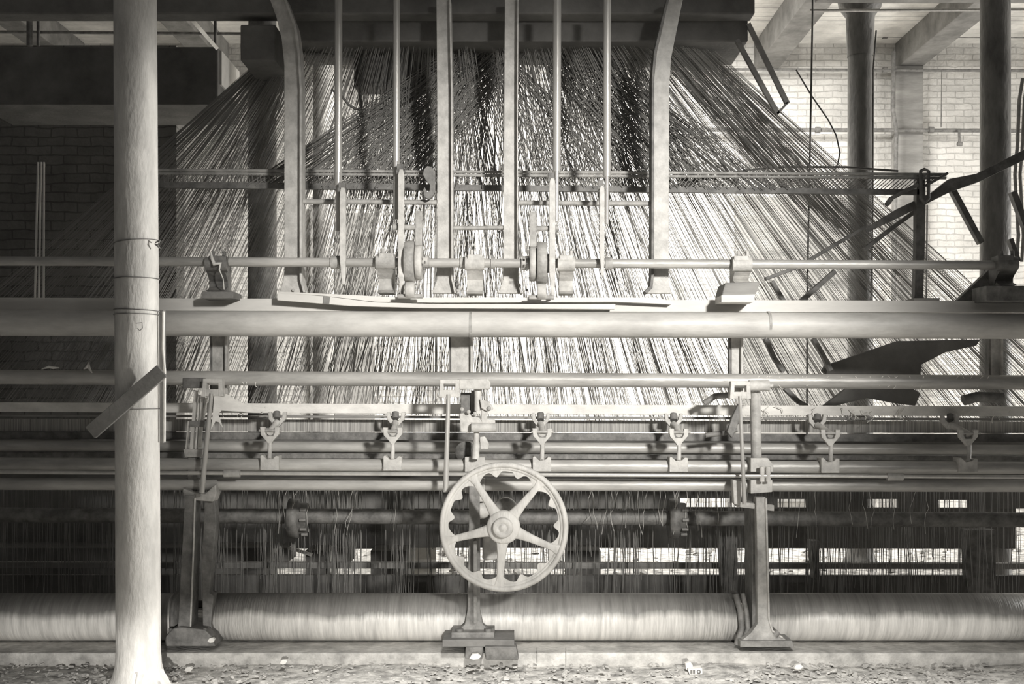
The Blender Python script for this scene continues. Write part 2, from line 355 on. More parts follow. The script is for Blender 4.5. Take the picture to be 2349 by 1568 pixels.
def bearing(xa, xb, ys, yb, label, m='grey_iron', flip=False, base=None, shape=0):
    xm = (xa+xb)/2; Yf = 6.42
    t = thing('bearing_pedestal', P(xm, yb, 6.5), label, 'bearing', 'shaft bearings above the ledge')
    MB().xprofile(xa+3, xb-3, [(6.44, ys+4), (6.46, ys+16), (6.50, ys+26), (6.535, ys+38), (6.54, ys+50), (6.52, yb-8), (6.46, yb), (6.62, yb), (6.62, ys-8), (6.46, ys-8)]).build('body', m, t)
    MB().pbox(xa+6, ys+14, xb-6, yb, 6.56, .05).build('rear_web', m, t)
    MB().path([P(xa-1, ys, 6.47), P(xb+1, ys, 6.47)], U(17, 6.47), 28).build('barrel', m, t)
    MB().pbox(xa+4, ys-20, xb-4, ys-8, 6.43, .09).build('cap', m, t, bevel=.004)
    xs = (xa+14, xb-8)
    for x in xs: MB().path([P(x, ys-10, 6.45), P(x, ys-30, 6.45)], U(4, 6.45), 10).build('bolt', m, t)
    if base:
        MB().pbox(base[0], yb, base[1], base[2], 6.40, .2).build('base_block', base[3], t, bevel=.004)
    return t
bearing(474, 522, 606, 668, 'dark bearing at the left end with white rag caught on it', 'dark_iron', base=(462, 535, 684, 'old_timber'))
bearing(864, 906, 600, 672, 'bearing left of the left cam wheels', 'grey_iron')
bearing(1068, 1110, 603, 674, 'bearing between the two middle upright posts', 'pale_iron')
bearing(1280, 1318, 605, 674, 'bearing right of the right cam wheels', 'pale_iron')
b5 = bearing(1680, 1722, 606, 650, 'bearing on the right standing on a curved plate', 'pale_iron')
MB().prism([(1664, 648), (1744, 646), (1738, 665), (1728, 684), (1655, 688), (1658, 668)], 6.38, .22).build('curved_plate', 'grey_board', b5, bevel=.006)
MB().prism([(1655, 677), (1732, 675), (1730, 692), (1655, 692)], 6.36, .2).build('packing', 'pale_board', b5)
b6 = bearing(2285, 2330, 605, 655, 'dark bearing beside the far right column', 'dark_iron', base=(2262, 2400, 690, 'dark_iron'))
rg = MB().path([P(484, 578, 6.42), P(486, 592, 6.41), P(492, 606, 6.4), P(506, 604, 6.4), P(503, 618, 6.4), P(512, 640, 6.42), P(514, 664, 6.42)], .004, 8, [.004, .009, .012, .010, .004, .003, .003]).build('white_rag', 'white_rail')
tag(rg, 'small white twist of rag on the leftmost bearing', 'rag')

# ------------------------------------------------------------------ cam groups
def cams(mirror, label):
    c = 940 if not mirror else 1243
    s = 1 if not mirror else -1
    yc = 601 if not mirror else 604
    def X(a): return c+s*a
    t = thing('cam_assembly', P(c, yc, 6.5), label, 'cam wheels', 'cam wheels on the upper shaft')
    def disc(name, a, b, r, m, dy=0, Y=6.5):
        p, q = P(X(a), yc+dy, Y), P(X(b), yc+dy, Y)
        if q.x < p.x: p, q = q, p
        MB().lathe(p, (1, 0, 0), [(0, .001), (0, U(r, Y)*.93), (.006, U(r, Y)), (q.x-p.x-.006, U(r, Y)), (q.x-p.x, U(r, Y)*.93), (q.x-p.x, .001)], 56).build(name, m, t)
    disc('cam_disc', -11, 12, 49, 'grey_iron')
    disc('cam_disc', 13, 29, 41, 'pale_iron')
    disc('hub', 29, 42, 13, 'pale_iron')
    disc('hub', -18, -11, 22, 'dark_iron')
    disc('follower_roller', -10, 11, 18, 'pale_iron', 64, 6.40)
    disc('follower_pin', -28, 30, 5, 'grey_iron', 78, 6.40)
    MB().pbox(min(X(12), X(28)), yc-118, max(X(12), X(28)), yc-38, 6.44, .03).build('guide_bar', 'grey_iron', t, bevel=.004)
    p, q = P(X(-35), yc-80, 6.46), P(X(30), yc-80, 6.46)
    MB().path([p, q], U(6.5, 6.46), 16).build('cross_pin', 'grey_iron', t)
    MB().path([P(X(-38), yc-80, 6.46), P(X(-31), yc-80, 6.46)], U(9, 6.46), 16).build('pin_head', 'grey_iron', t)
    for k in range(3): MB().path([P(X(33), yc-14+k*14, 6.42), P(X(36), yc-14+k*14, 6.42)], .008, 8).build('bolt', 'dark_iron', t)
cams(False, 'left pair of cam wheels edge on, left of the middle upright')
cams(True, 'right pair of cam wheels edge on, right of the middle uprights')

# ------------------------------------------------------------------ upright posts of the gantry
def upright(pts, flange, label, m='pale_iron', dark=None):
    xs = [p[0] for p in pts]
    t = thing('upright_post', P(sum(xs)/len(xs), 673, 6.68), label, 'post', 'flat iron uprights of the gantry')
    MB().prism(pts, 6.66, .035).build('web', m, t, bevel=.003)
    MB().prism(flange, 6.62, .12).build('flange', dark or m, t, bevel=.002)
    for x, y in ((pts[-1][0]+18, 665),): MB().path([P(x, y, 6.66), P(x, y, 6.645)], .009, 6).build('bolt', 'grey_iron', t)
upright([(618, -5), (634, 40), (646, 90), (652, 150), (652, 620), (649, 648), (640, 673), (706, 673), (697, 655), (692, 630), (692, 200), (688, 120), (676, 60), (655, -5)],
        [(650, -5), (656, -5), (680, 60), (688, 120), (692, 200), (692, 640), (700, 670), (695, 670), (687, 640), (687, 200), (682, 120), (673, 60)], 'left upright post whose top curves away to the left', 'pale_iron')
upright([(1001, -5), (1003, 300), (1002, 640), (992, 673), (1048, 673), (1040, 650), (1038, 300), (1034, -5)],
        [(1030, -5), (1034, -5), (1038, 200), (1039, 640), (1046, 672), (1042, 672), (1035, 640), (1034, 200)], 'flat upright post left of centre, nearest the hanging iron hook')
upright([(1158, -5), (1156, 300), (1154, 640), (1144, 673), (1200, 673), (1190, 650), (1188, 300), (1190, -5)],
        [(1186, -5), (1190, -5), (1188, 200), (1189, 640), (1198, 672), (1194, 672), (1185, 640), (1185, 200)], 'flat upright post just right of centre')
upright([(1534, -5), (1520, 60), (1506, 120), (1500, 180), (1500, 620), (1497, 650), (1484, 673), (1540, 673), (1534, 640), (1535, 200), (1540, 130), (1552, 70), (1567, -5)],
        [(1530, -5), (1514, 60), (1500, 120), (1495, 180), (1494, 630), (1491, 655), (1478, 668), (1484, 673), (1497, 660), (1500, 630), (1500, 180), (1506, 120), (1520, 60), (1536, -5)], 'right upright post whose top curves away to the right', 'pale_iron', 'dark_iron')

# ------------------------------------------------------------------ lifting rods
def lift_rod(x, r, ytop, yend, thin, link, label):
    t = thing('lifting_rod', P(x, yend, 6.5), label, 'rod', 'bright lifting rods hanging from the gantry')
    MB().path([P(x, ytop, 6.5), P(x-1, yend, 6.5)], U(r, 6.5), 28).build('shaft', 'polished_rod', t)
    MB().path([P(thin[0], yend-30, 6.49), P(thin[0], thin[1], 6.49)], U(thin[2], 6.49), 16).build('thin_rod', 'polished_rod', t)
    lx, ly0, ly1, lw = link
    MB().prism([(lx-lw*.6, ly0), (lx+lw*.6, ly0), (lx+lw, ly0+12), (lx+lw, ly1-60), (lx+lw*.7, ly1), (lx-lw*.3, ly1), (lx-lw, ly1-60), (lx-lw, ly0+12)], 6.42, .03).build('link_bar', 'pale_iron', t, bevel=.003)
    MB().path([P(lx-lw-4, ly0+6, 6.44), P(lx+lw+2, ly0+6, 6.44)], U(6, 6.44), 12).build('clevis_pin', 'dark_iron', t)
    MB().pbox(lx-lw-3, ly0-12, lx+lw-2, ly0+4, 6.43, .05).build('clevis', 'dark_iron', t, bevel=.003)
lift_rod(777, 8.8, -10, 425, (776, 530, 6.2), (786, 430, 652, 7), 'leftmost of the four lifting rods')
lift_rod(910, 8, -10, 400, (908, 503, 6), (920, 388, 678, 7), 'lifting rod left of the middle uprights')
lift_rod(1278, 9.5, -10, 395, (1277, 507, 5), (1267, 408, 682, 7), 'lifting rod right of the middle uprights')
lift_rod(1393, 9, -10, 405, (1392, 514, 5), (1381, 425, 632, 6), 'rightmost of the four lifting rods')

# tie rods between the uprights
def tie(x0_, y0_, x1_, y1_, r, Y, label, m='grey_iron', name='tie_rod'):
    o = MB().path([P(x0_, y0_, Y), P(x1_, y1_, Y)], U(r, Y), 16).build(name, m)
    return tag(o, label, 'rod', 'thin horizontal rods between the uprights')
tie(692, 462, 1002, 464, 6, 6.68, 'tie rod between the left upright and the post left of centre')
tie(1188, 465, 1498, 467, 6, 6.68, 'tie rod between the post right of centre and the right upright')
tie(1038, 523, 1155, 522, 5, 6.68, 'short lower tie rod between the two middle uprights')

# comb rail: two rods and the bar below, with hooks between
cr_ = thing('comb_rail', P(1270, 400, 7.0), 'long double rod rail with slanted wire hooks above a dark bar', 'rail')
MB().path([P(360, 390, 7.0), P(2170, 400, 7.0)], U(3.6, 7), 12).build('rod', 'grey_iron', cr_)
MB().path([P(360, 398, 7.0), P(2170, 408, 7.0)], U(3.6, 7), 12).build('rod', 'grey_iron', cr_)
MB().prism([(360, 416), (2110, 434), (2110, 446), (360, 430)], 7.0, .03).build('bar', 'dark_iron', cr_)
hk = MB(); q = random.Random(5)
for i in range(190):
    x = 372+i*9.3+q.uniform(-1.5, 1.5); s_ = (x-1100)/1100.0
    dx = -26*s_ if x > 1100 else 14*s_+4
    y = 395+(x-360)*.0055
    hk.path([P(x+12*(1 if x > 1100 else -.6), y+4, 6.97), P(x+dx, y+34, 7.02)], .0028, 4, None, False)
h_ = hk.build('wire_hooks', 'thread_dark', cr_); h_['kind'] = 'stuff'
# hanging iron hook
hkk = MB().prism([(972, 388), (980, 380), (990, 382), (998, 392), (998, 440), (992, 450), (984, 457), (974, 452), (970, 436), (974, 428), (980, 440), (985, 438), (986, 424), (976, 412), (970, 400)], 6.60, .04).build('iron_hook', 'dark_iron', bevel=.003)
tag(hkk, 'dark cast hook against the post left of centre', 'hook')

# ------------------------------------------------------------------ forked brackets
def fork(xb, yb, parallax, label, m='pale_iron', tilt=0):
    g_ = 'forked brackets along the white rail'
    t = thing('forked_bracket', P(xb, yb, 6.5), label, 'bracket', g_)
    yt = yb-31
    MB().prism([(xb-21, yt-2), (xb-17, yt-4), (xb-6, yt+6), (xb+8, yt+4), (xb+14, yt-2), (xb+21, yt-1), (xb+21, yb), (xb-21, yb)], 6.44, .10).build('clamp_block', m, t, bevel=.003)
    MB().path([P(xb, yt+6, 6.46), P(xb+1, yt-18, 6.5), P(xb+1, yt-42, 6.52)], U(5, 6.5), 14).build('stem', m, t)
    # lower fork (U shape)
    yf = yt-42
    MB().prism([(xb-22, yf-26), (xb-11, yf-26), (xb-11, yf-14), (xb-7, yf-5), (xb+8, yf-5), (xb+12, yf-14), (xb+12, yf-26), (xb+23, yf-26), (xb+22, yf-10), (xb+8, yf+6), (xb+5, yf+12), (xb-4, yf+12), (xb-7, yf+6), (xb-20, yf-8)], 6.50, .035).build('lower_fork', m, t, bevel=.003)
    MB().path([P(xb-24, yf-18, 6.51), P(xb+27, yf-18, 6.51)], U(3.2, 6.5), 10).build('pivot_pin', 'grey_iron', t)
    # link rising back to the upper fork
    xu = xb+parallax; yu = yf-44
    MB().path([P(xb+1, yf-14, 6.52), P((xb+xu)/2+1, yf-28, 6.6), P(xu, yf-36, 6.66)], U(7, 6.6), 12, [U(8, 6.5), U(6, 6.5), U(8, 6.5)]).build('link', m, t)
    MB().prism([(xu-20, yu-17), (xu-13, yu-17), (xu-11, yu-4), (xu-5, yu+3), (xu+6, yu+3), (xu+12, yu-4), (xu+14, yu-17), (xu+22, yu-17), (xu+20, yu), (xu+9, yu+12), (xu+4, yu+17), (xu-4, yu+17), (xu-9, yu+12), (xu-19, yu)], 6.66, .035).build('upper_fork', m, t, bevel=.003)
    MB().path([P(xu, yu-2, 6.70), P(xu, yu-16, 6.72)], U(8, 6.7), 12).build('lug', 'dark_iron', t)
for x, y, d, lb in ((618, 1078, 17, 'leftmost of the row of forked brackets'), (900, 1079, 7, 'forked bracket left of the handwheel'),
                    (1243, 1081, -3, 'forked bracket directly above the handwheel'), (1557, 1082, -12, 'forked bracket left of the right hand stand'),
                    (1905, 1084, -30, 'forked bracket right of the right hand stand'), (2222, 1084, -42, 'rightmost forked bracket, in shadow')):
    fork(x, y, d, lb)

# ------------------------------------------------------------------ floor stands
def foot_bolts(t, xs, y, Y):
    for x in xs: MB().path([P(x, y, Y), P(x, y-10, Y)], U(5, Y), 6).build('bolt', 'dark_iron', t)
# left stand
tA = thing('floor_stand', P(455, 1480, 6.45), 'dark iron stand on the left beside the front column', 'stand', 'iron stands carrying the machine')
MB().prism([(424, 1135), (446, 1135), (444, 1250), (438, 1440), (408, 1440), (418, 1250)], 6.40, .14).build('web', 'dark_iron', tA, bevel=.003)
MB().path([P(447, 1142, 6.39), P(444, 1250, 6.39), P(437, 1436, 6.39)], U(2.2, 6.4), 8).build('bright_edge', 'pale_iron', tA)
MB().prism([(470, 1135), (492, 1140), (496, 1200), (480, 1360), (490, 1365), (484, 1430), (492, 1470), (466, 1470), (462, 1300)], 6.46, .08).build('rear_web', 'dark_iron', tA, bevel=.004)
MB().prism([(378, 1462), (395, 1442), (410, 1438), (440, 1440), (470, 1444), (486, 1460), (494, 1482), (378, 1482)], 6.36, .30).build('foot', 'dark_iron', tA, bevel=.006)
MB().prism([(418, 1118), (440, 1128), (470, 1132), (494, 1110), (497, 1130), (490, 1150), (424, 1146)], 6.42, .1).build('head', 'grey_iron', tA, bevel=.006)
foot_bolts(tA, (392, 470), 1450, 6.38)
# upper left bracket group
MB().pbox(430, 1045, 452, 1125, 6.48, .06).build('column_casting', 'dark_iron', tA, bevel=.004)
# centre stand
tB = thing('floor_stand', P(1086, 1480, 6.40), 'iron stand behind the handwheel at the centre', 'stand', 'iron stands carrying the machine')
MB().prism([(1076, 1108), (1100, 1108), (1101, 1230), (1101, 1400), (1108, 1432), (1130, 1450), (1045, 1450), (1066, 1432), (1072, 1400), (1075, 1230)], 6.38, .05).build('web', 'mid_iron', tB, bevel=.004)
MB().prism([(1035, 1450), (1134, 1450), (1134, 1467), (1035, 1467)], 6.30, .3).build('foot', 'mid_iron', tB, bevel=.004)
MB().prism([(1086, 1240), (1094, 1240), (1094, 1430), (1086, 1430)], 6.33, .06).build('rib', 'mid_iron', tB, bevel=.003)
for k, x in enumerate((1054, 1120)): MB().path([P(x, 1452, 6.33), P(x, 1441, 6.33)], U(9, 6.3), 6).build('bolt', 'dark_iron', tB)
MB().prism([(1066, 1048), (1112, 1048), (1112, 1082), (1066, 1082)], 6.44, .1).build('clamp_block', 'pale_iron', tB, bevel=.004)
MB().prism([(1066, 1098), (1112, 1098), (1112, 1128), (1100, 1135), (1066, 1130)], 6.44, .1).build('clamp_block', 'pale_iron', tB, bevel=.004)
pk = MB().prism([(1015, 1467), (1180, 1467), (1180, 1483), (1015, 1483)], 6.24, .40).build('packing_plank', 'old_timber', bevel=.003)
tag(pk, 'flat packing plank under the centre stand', 'plank')
bk = MB().prism([(1112, 1483), (1184, 1483), (1190, 1513), (1114, 1513)], 6.20, .11).build('loose_brick', 'brick_red', bevel=.006)
tag(bk, 'brick wedged under the packing plank of the centre stand', 'brick', 'bricks under the centre stand')
bk = MB().prism([(1068, 1484), (1108, 1484), (1106, 1512), (1066, 1510)], 6.23, .09).build('loose_brick', 'brick_red', bevel=.006)
tag(bk, 'smaller broken brick left under the centre stand', 'brick', 'bricks under the centre stand')
# right stand
tC = thing('floor_stand', P(1745, 1480, 6.40), 'iron stand with wide flared foot right of the handwheel', 'stand', 'iron stands carrying the machine')
MB().prism([(1734, 1140), (1757, 1140), (1759, 1260), (1762, 1400), (1768, 1440), (1790, 1458), (1808, 1470), (1700, 1470), (1722, 1452), (1738, 1430), (1737, 1260)], 6.36, .06).build('web', 'grey_iron', tC, bevel=.004)
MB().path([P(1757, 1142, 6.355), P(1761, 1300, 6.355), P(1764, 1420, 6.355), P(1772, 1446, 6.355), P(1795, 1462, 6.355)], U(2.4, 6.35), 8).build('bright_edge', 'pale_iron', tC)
MB().prism([(1724, 1155), (1737, 1155), (1738, 1440), (1726, 1452)], 6.42, .2).build('side_rib', 'dark_iron', tC, bevel=.003)
MB().prism([(1698, 1469), (1818, 1469), (1822, 1484), (1698, 1484)], 6.34, .26).build('foot', 'mid_iron', tC, bevel=.004)
MB().path([P(1777, 1456, 6.36), P(1786, 1448, 6.36)], U(8, 6.36), 8).build('bolt', 'dark_iron', tC)
MB().prism([(1685, 1150), (1776, 1158), (1776, 1172), (1690, 1162)], 6.38, .05).build('shelf', 'grey_iron', tC, bevel=.003)
MB().prism([(1680, 1100), (1700, 1102), (1704, 1128), (1698, 1158), (1684, 1156)], 6.36, .06).build('lug', 'pale_iron', tC, bevel=.005)
MB().prism([(1722, 1050), (1762, 1050), (1774, 1066), (1774, 1082), (1722, 1082)], 6.42, .12).build('clamp_block', 'pale_iron', tC, bevel=.004)
MB().prism([(1722, 1100), (1772, 1100), (1772, 1128), (1722, 1132)], 6.42, .12).build('clamp_block', 'pale_iron', tC, bevel=.004)
for x in (1748, 1762): MB().path([P(x, 1070, 6.38), P(x, 1104, 6.38)], U(6, 6.38), 12).build('bolt', 'pale_iron', tC)
MB().path([P(1703, 1360, 6.45), P(1712, 1400, 6.44), P(1716, 1440, 6.43), P(1704, 1474, 6.43)], U(6, 6.4), 10).build('curved_rib', 'dark_iron', tC)
MB().path([P(1688, 1362, 6.45), P(1698, 1400, 6.44), P(1702, 1440, 6.43), P(1690, 1478, 6.43)], U(7, 6.4), 10).build('curved_rib', 'dark_iron', tC)

# ------------------------------------------------------------------ connecting rods and their heads
def con_rod(p_top, p_bot, r, Y, label, m='polished_rod'):
    t = thing('connecting_rod', P(p_bot[0], p_bot[1], Y), label, 'rod', 'slim upright connecting rods of the stands')
    MB().path([P(*p_top, Y), P(*p_bot, Y)], U(r, Y), 16, [U(r*.85, Y), U(r*1.15, Y)]).build('shaft', m, t)
    x, y = p_top
    MB().prism([(x-20, y-36), (x+24, y-36), (x+24, y-28), (x-12, y-28), (x-12, y-14), (x+14, y-14), (x+14, y-28), (x+24, y-28), (x+26, y+8), (x+10, y+10), (x, y+2), (x-8, y+8), (x-22, y+6)], Y, .05)
    fm_ = MB()
    fm_.prism([(x-20, y-34), (x+24, y-34), (x+24, y-24), (x-20, y-24)], Y, .06)
    fm_.prism([(x-20, y-30), (x-11, y-30), (x-13, y+8), (x-23, y+6)], Y+.001, .058)
    fm_.prism([(x+15, y-30), (x+24, y-30), (x+26, y+6), (x+16, y+8)], Y+.001, .058)
    fm_.prism([(x-20, y-10), (x+24, y-10), (x+24, y+6), (x-20, y+6)], Y+.002, .05)
    fm_.build('fork_head', m if m != 'polished_rod' else 'pale_iron', t, bevel=.003)
    return t
cA = con_rod((485, 902), (463, 1130), 5.5, 6.34, 'bright slanting connecting rod on the left stand')
cB = con_rod((1029, 904), (1022, 1128), 5.5, 6.30, 'bright connecting rod left above the handwheel')
cC = con_rod((1697, 908), (1708, 1156), 4.5, 6.30, 'bright connecting rod in front of the right stand')
MB().prism([(1048, 869), (1118, 868), (1126, 876), (1124, 892), (1048, 893)], 6.36, .12).build('cap_block', 'pale_iron', cB, bevel=.008)
MB().path([P(1718, 884, 6.40), P(1764, 884, 6.40)], U(12.5, 6.4), 20).build('cap_block', 'pale_iron', cC)
MB().path([P(1764, 884, 6.40), P(1773, 884, 6.40)], U(5, 6.4), 10).build('cap_stud', 'pale_iron', cC)
MB().pbox(418, 866, 462, 890, 6.40, .1).build('cap_block', 'dark_iron', cA, bevel=.006)
# guide post on the right
gp = MB().path([P(1732, 897, 6.46), P(1735, 1050, 6.46)], U(12, 6.46), 24).build('guide_post', 'grey_iron')
tag(gp, 'dark round guide post behind the right connecting rod', 'post')
# left bundle of flat springs
spg = thing('spring_bundle', P(440, 1040, 6.46), 'bundle of thin bright blades beside the left connecting rod', 'blades')
for (xa, ya, xb, yb, wd) in ((450, 895, 440, 1030, 7), (458, 905, 450, 1035, 3), (466, 910, 458, 1025, 6), (434, 965, 428, 1030, 3), (474, 912, 466, 960, 4)):
    MB().bar(P(xa, ya, 6.48), P(xb, yb, 6.48), U(wd, 6.48), .03).build('blade', 'pale_iron', spg)
MB().pbox(434, 965, 474, 978, 6.46, .05).build('clamp', 'dark_iron', spg)
MB().prism([(420, 1030), (470, 1030), (462, 1048), (424, 1048)], 6.46, .06).build('seat', 'grey_iron', spg, bevel=.003)
# torn cloth at the left end
cl = MB().prism([(492, 896), (505, 905), (520, 903), (545, 920), (580, 932), (620, 938), (600, 944), (540, 943), (508, 941), (500, 950), (505, 962), (512, 982), (502, 968), (494, 966), (484, 985), (488, 950)], 6.63, .006).build('torn_cloth', 'white_rail')
tag(cl, 'torn scrap of pale fabric draped at the left end of the white rail', 'cloth')
# centre slide casting
cs = thing('slide_casting', P(1095, 1050, 6.42), 'cluster of pale castings and stub shafts above the centre stand', 'casting')
MB().prism([(1054, 948), (1068, 946), (1100, 958), (1108, 972), (1080, 970), (1080, 992), (1056, 990)], 6.40, .08).build('bracket_plate', 'pale_iron', cs, bevel=.005)
MB().path([P(1082, 980, 6.37), P(1138, 980, 6.37)], U(11, 6.37), 24).build('barrel', 'pale_iron', cs)
MB().prism([(1104, 930), (1118, 930), (1118, 962), (1136, 962), (1136, 975), (1104, 975)], 6.40, .05).build('step_plate', 'pale_iron', cs, bevel=.004)
MB().path([P(1096, 892, 6.42), P(1096, 942, 6.42)], U(8, 6.42), 18).build('upper_spindle', 'pale_iron', cs)
MB().path([P(1093, 990, 6.40), P(1091, 1052, 6.40)], U(7, 6.4), 18, [U(6, 6.4), U(9, 6.4)]).build('lower_spindle', 'pale_iron', cs)
MB().prism([(1100, 915), (1122, 920), (1132, 938), (1118, 944), (1104, 936)], 6.38, .05).build('knob', 'pale_iron', cs, bevel=.006)
MB().prism([(1100, 1002), (1112, 1000), (1122, 1018), (1120, 1030), (1102, 1030)], 6.42, .06).build('lug', 'pale_iron', cs, bevel=.005)
MB().pbox(1056, 900, 1092, 950, 6.48, .06).build('dark_housing', 'dark_iron', cs, bevel=.006)
MB().path([P(1085, 895, 6.46), P(1085, 945, 6.46)], U(4, 6.46), 12).build('side_rod', 'dark_iron', cs)
MB().lathe(P(1068, 1036, 6.52), (0, 1, 0), [(0, .001), (0, U(24, 6.5)), (.03, U(24, 6.5)), (.03, .001)], 32).build('dark_disc', 'dark_iron', cs)
for x, y in ((1060, 938), (1075, 944), (1090, 948), (1122, 936)):
    MB().lathe(P(x, y, 6.38), (0, -1, 0), [(0, .012), (.01, .012), (.014, .008), (.014, .001)], 12).build('bolt', 'grey_iron', cs)
# hook shaped catches in shadow at the right
ch = MB().path([P(1680, 905, 6.56), P(1640, 908, 6.56), P(1615, 925, 6.56)], U(7, 6.56), 12).build('catch_lever', 'dark_iron')
tag(ch, 'dark bent catch arm left of the right guide post', 'arm', 'dark catch arms')
ch = MB().path([P(1690, 985, 6.56), P(1665, 992, 6.56), P(1618, 998, 6.56)], U(6, 6.56), 12).build('catch_lever', 'dark_iron')
tag(ch, 'lower dark catch arm pointing left below the white rail', 'arm', 'dark catch arms')
ch = MB().prism([(1694, 925), (1702, 950), (1692, 975), (1680, 1005), (1668, 990), (1680, 955)], 6.50, .04).build('catch_lever', 'dark_iron', bevel=.004)
tag(ch, 'dark upright catch plate beside the right connecting rod', 'arm', 'dark catch arms')

# ------------------------------------------------------------------ handwheel
def handwheel():
    Yw = 6.16; c = P(1155, 1208, Yw); R = U(149, Yw)
    t = thing('handwheel', c, 'large five spoked iron handwheel with scalloped inner rim', 'handwheel')
    def local(o): o.parent = t; o.location = (0, 0, 0)
    m = 'painted_iron'
    prof = []
    for k in range(17):
        a = 2*math.pi*k/16; prof.append((math.sin(a)*.021, R-.016+math.cos(a)*.016))
    local(MB().lathe((0, 0, 0), (0, 1, 0), prof, 96).build('rim', m))
    local(MB().lathe((0, 0, 0), (0, 1, 0), [(-.007, R-.030), (-.007, R-.044), (.010, R-.044), (.010, R-.030)], 96).build('rim_web', m))
    # scalloped flange
    sp = [math.radians(50+72*k) for k in range(5)]
    mb = MB(); N = 360; ins = []; 
    for i in range(N):
        a = 2*math.pi*i/N
        d = min(abs((a-s_+math.pi) % (2*math.pi)-math.pi) for s_ in sp)   # angle to the nearest spoke
        dd = math.degrees(d); e = abs(dd-24)                             # humps 12 degrees either side of mid gap
        h = .010
        if e < 7.5: h += .030*(.5+.5*math.cos(math.pi*e/7.5))
        if dd < 15: h += .050*((15-dd)/15.0)**1.6
        ins.append(R-.040-h)
    vs = []
    for i in range(N):
        a = 2*math.pi*i/N; ca, sa = math.cos(a), math.sin(a)
        for r, y in ((R-.035, -.006), (ins[i], -.005), (ins[i], .008), (R-.035, .009)): vs.append((ca*r, y, sa*r))
    fs = []
    for i in range(N):
        j = (i+1) % N
        for k in range(4): l = (k+1) % 4; fs.append((i*4+k, j*4+k, j*4+l, i*4+l))
    mb.add(vs, fs, False); local(mb.build('scalloped_flange', m))
    for s_ in sp:
        mb = MB(); d = Vector((math.cos(s_), 0, math.sin(s_))); n = Vector((-math.sin(s_), 0, math.cos(s_)))
        secs = [(.05, .044, .020), (.10, .030, .018), (.16, .023, .016), (.25, .019, .014), (R-.07, .018, .012), (R-.045, .026, .011), (R-.03, .036, .010)]
        vs = []; K = 12
        for (r, wd, dp) in secs:
            for k in range(K):
                a = 2*math.pi*k/K
                u = math.copysign(abs(math.cos(a))**.6, math.cos(a)); v_ = math.copysign(abs(math.sin(a))**.6, math.sin(a))
                vs.append(d*r+n*(u*wd)+Vector((0, v_*dp, 0)))
        fs = []
        for i in range(len(secs)-1):
            for k in range(K): fs.append((i*K+k, i*K+(k+1) % K, (i+1)*K+(k+1) % K, (i+1)*K+k))
        mb.add(vs, fs, True); local(mb.build('spoke', m))
    local(MB().lathe((0, 0, 0), (0, 1, 0), [(.05, .001), (.05, .080), (.0, .092), (-.018, .090), (-.026, .080), (-.030, .001)], 40).build('hub', m))
    local(MB().lathe((0, 0, 0), (0, 1, 0), [(-.028, .056), (-.050, .054), (-.054, .048), (-.054, .026), (-.050, .024), (-.060, .018), (-.060, .001)], 32).build('boss', 'pale_iron'))
    local(MB().path([(0, .04, 0), (0, .75, 0)], .028, 20).build('axle', 'grey_iron'))
    t.rotation_euler = (0, 0, math.radians(-5))
    return t
handwheel()
# gear box castings seen through the wheel
gb = thing('gear_casting', P(1140, 1180, 6.48), 'pale lumpy gear castings seen behind the handwheel spokes', 'casting')
MB().prism([(1086, 1130), (1105, 1122), (1118, 1136), (1112, 1150), (1086, 1152)], 6.40, .08).build('lug', 'pale_iron', gb, bevel=.006)
MB().lathe(P(1104, 1172, 6.40), (0, 1, 0), [(0, .001), (0, .035), (.06, .05), (.1, .05), (.1, .001)], 28).build('boss', 'pale_iron', gb)
MB().lathe(P(1160, 1170, 6.60), (0, 1, 0), [(0, .001), (0, .07), (.08, .07), (.08, .001)], 28).build('boss', 'grey_iron', gb)
MB().prism([(1108, 1215), (1142, 1215), (1142, 1280), (1130, 1285), (1106, 1282)], 6.46, .12).build('housing', 'pale_iron', gb, bevel=.008)
MB().pbox(1080, 1140, 1100, 1232, 6.43, .05).build('back_plate', 'dark_iron', gb, bevel=.004)

# ------------------------------------------------------------------ rear of the machine under the rollers
dr = thing('rear_drum_shaft', P(1180, 1186, 7.05), 'thick dark shaft with two bolted couplings behind the threads', 'shaft')
MB().path([P(-60, 1180, 7.05), P(2420, 1192, 7.05)], U(17, 7.05), 28).build('shaft', 'dark_iron', dr)
for xa, xb in ((664, 706), (1534, 1572)):
    p, q_ = P(xa, 1188, 7.05), P(xb, 1188, 7.05); L_ = q_.x-p.x; r = U(45, 7.05)
    MB().lathe(p, (1, 0, 0), [(0, .001), (0, r), (L_*.55, r), (L_*.55, r*.82), (L_, r*.78), (L_, .001)], 40).build('coupling', 'dark_iron', dr)
    for k in range(4):
        a = math.radians(200+k*35)
        MB().path([P(xb-12, 1188, 7.05)+Vector((0, math.sin(a)*r*.85, math.cos(a)*r*.85)), P(xb+2, 1188, 7.05)+Vector((0, math.sin(a)*r*.85, math.cos(a)*r*.85))], .011, 8).build('bolt', 'mid_iron', dr)
hbox('rear_rail', 'grey_board', -60, 1289, 1303, 2420, 1292, 1305, 7.5, .06, 'grey rear rail crossing the bright strip of floor', 'rail')
hbox('rear_board', 'black_timber', -60, 1318, 1375, 2420, 1320, 1385, 7.6, .05, 'long black board just above the floor roller, behind the threads', 'board')
hbox('rear_apron', 'black_timber', -60, 1118, 1256, 932, 1122, 1258, 8.3, .05, 'black apron board at the back, left half', 'board', 'rear apron boards')
hbox('rear_apron', 'black_timber', 932, 1162, 1256, 2330, 1165, 1258, 8.3, .05, 'black apron board at the back, right half', 'board', 'rear apron boards')
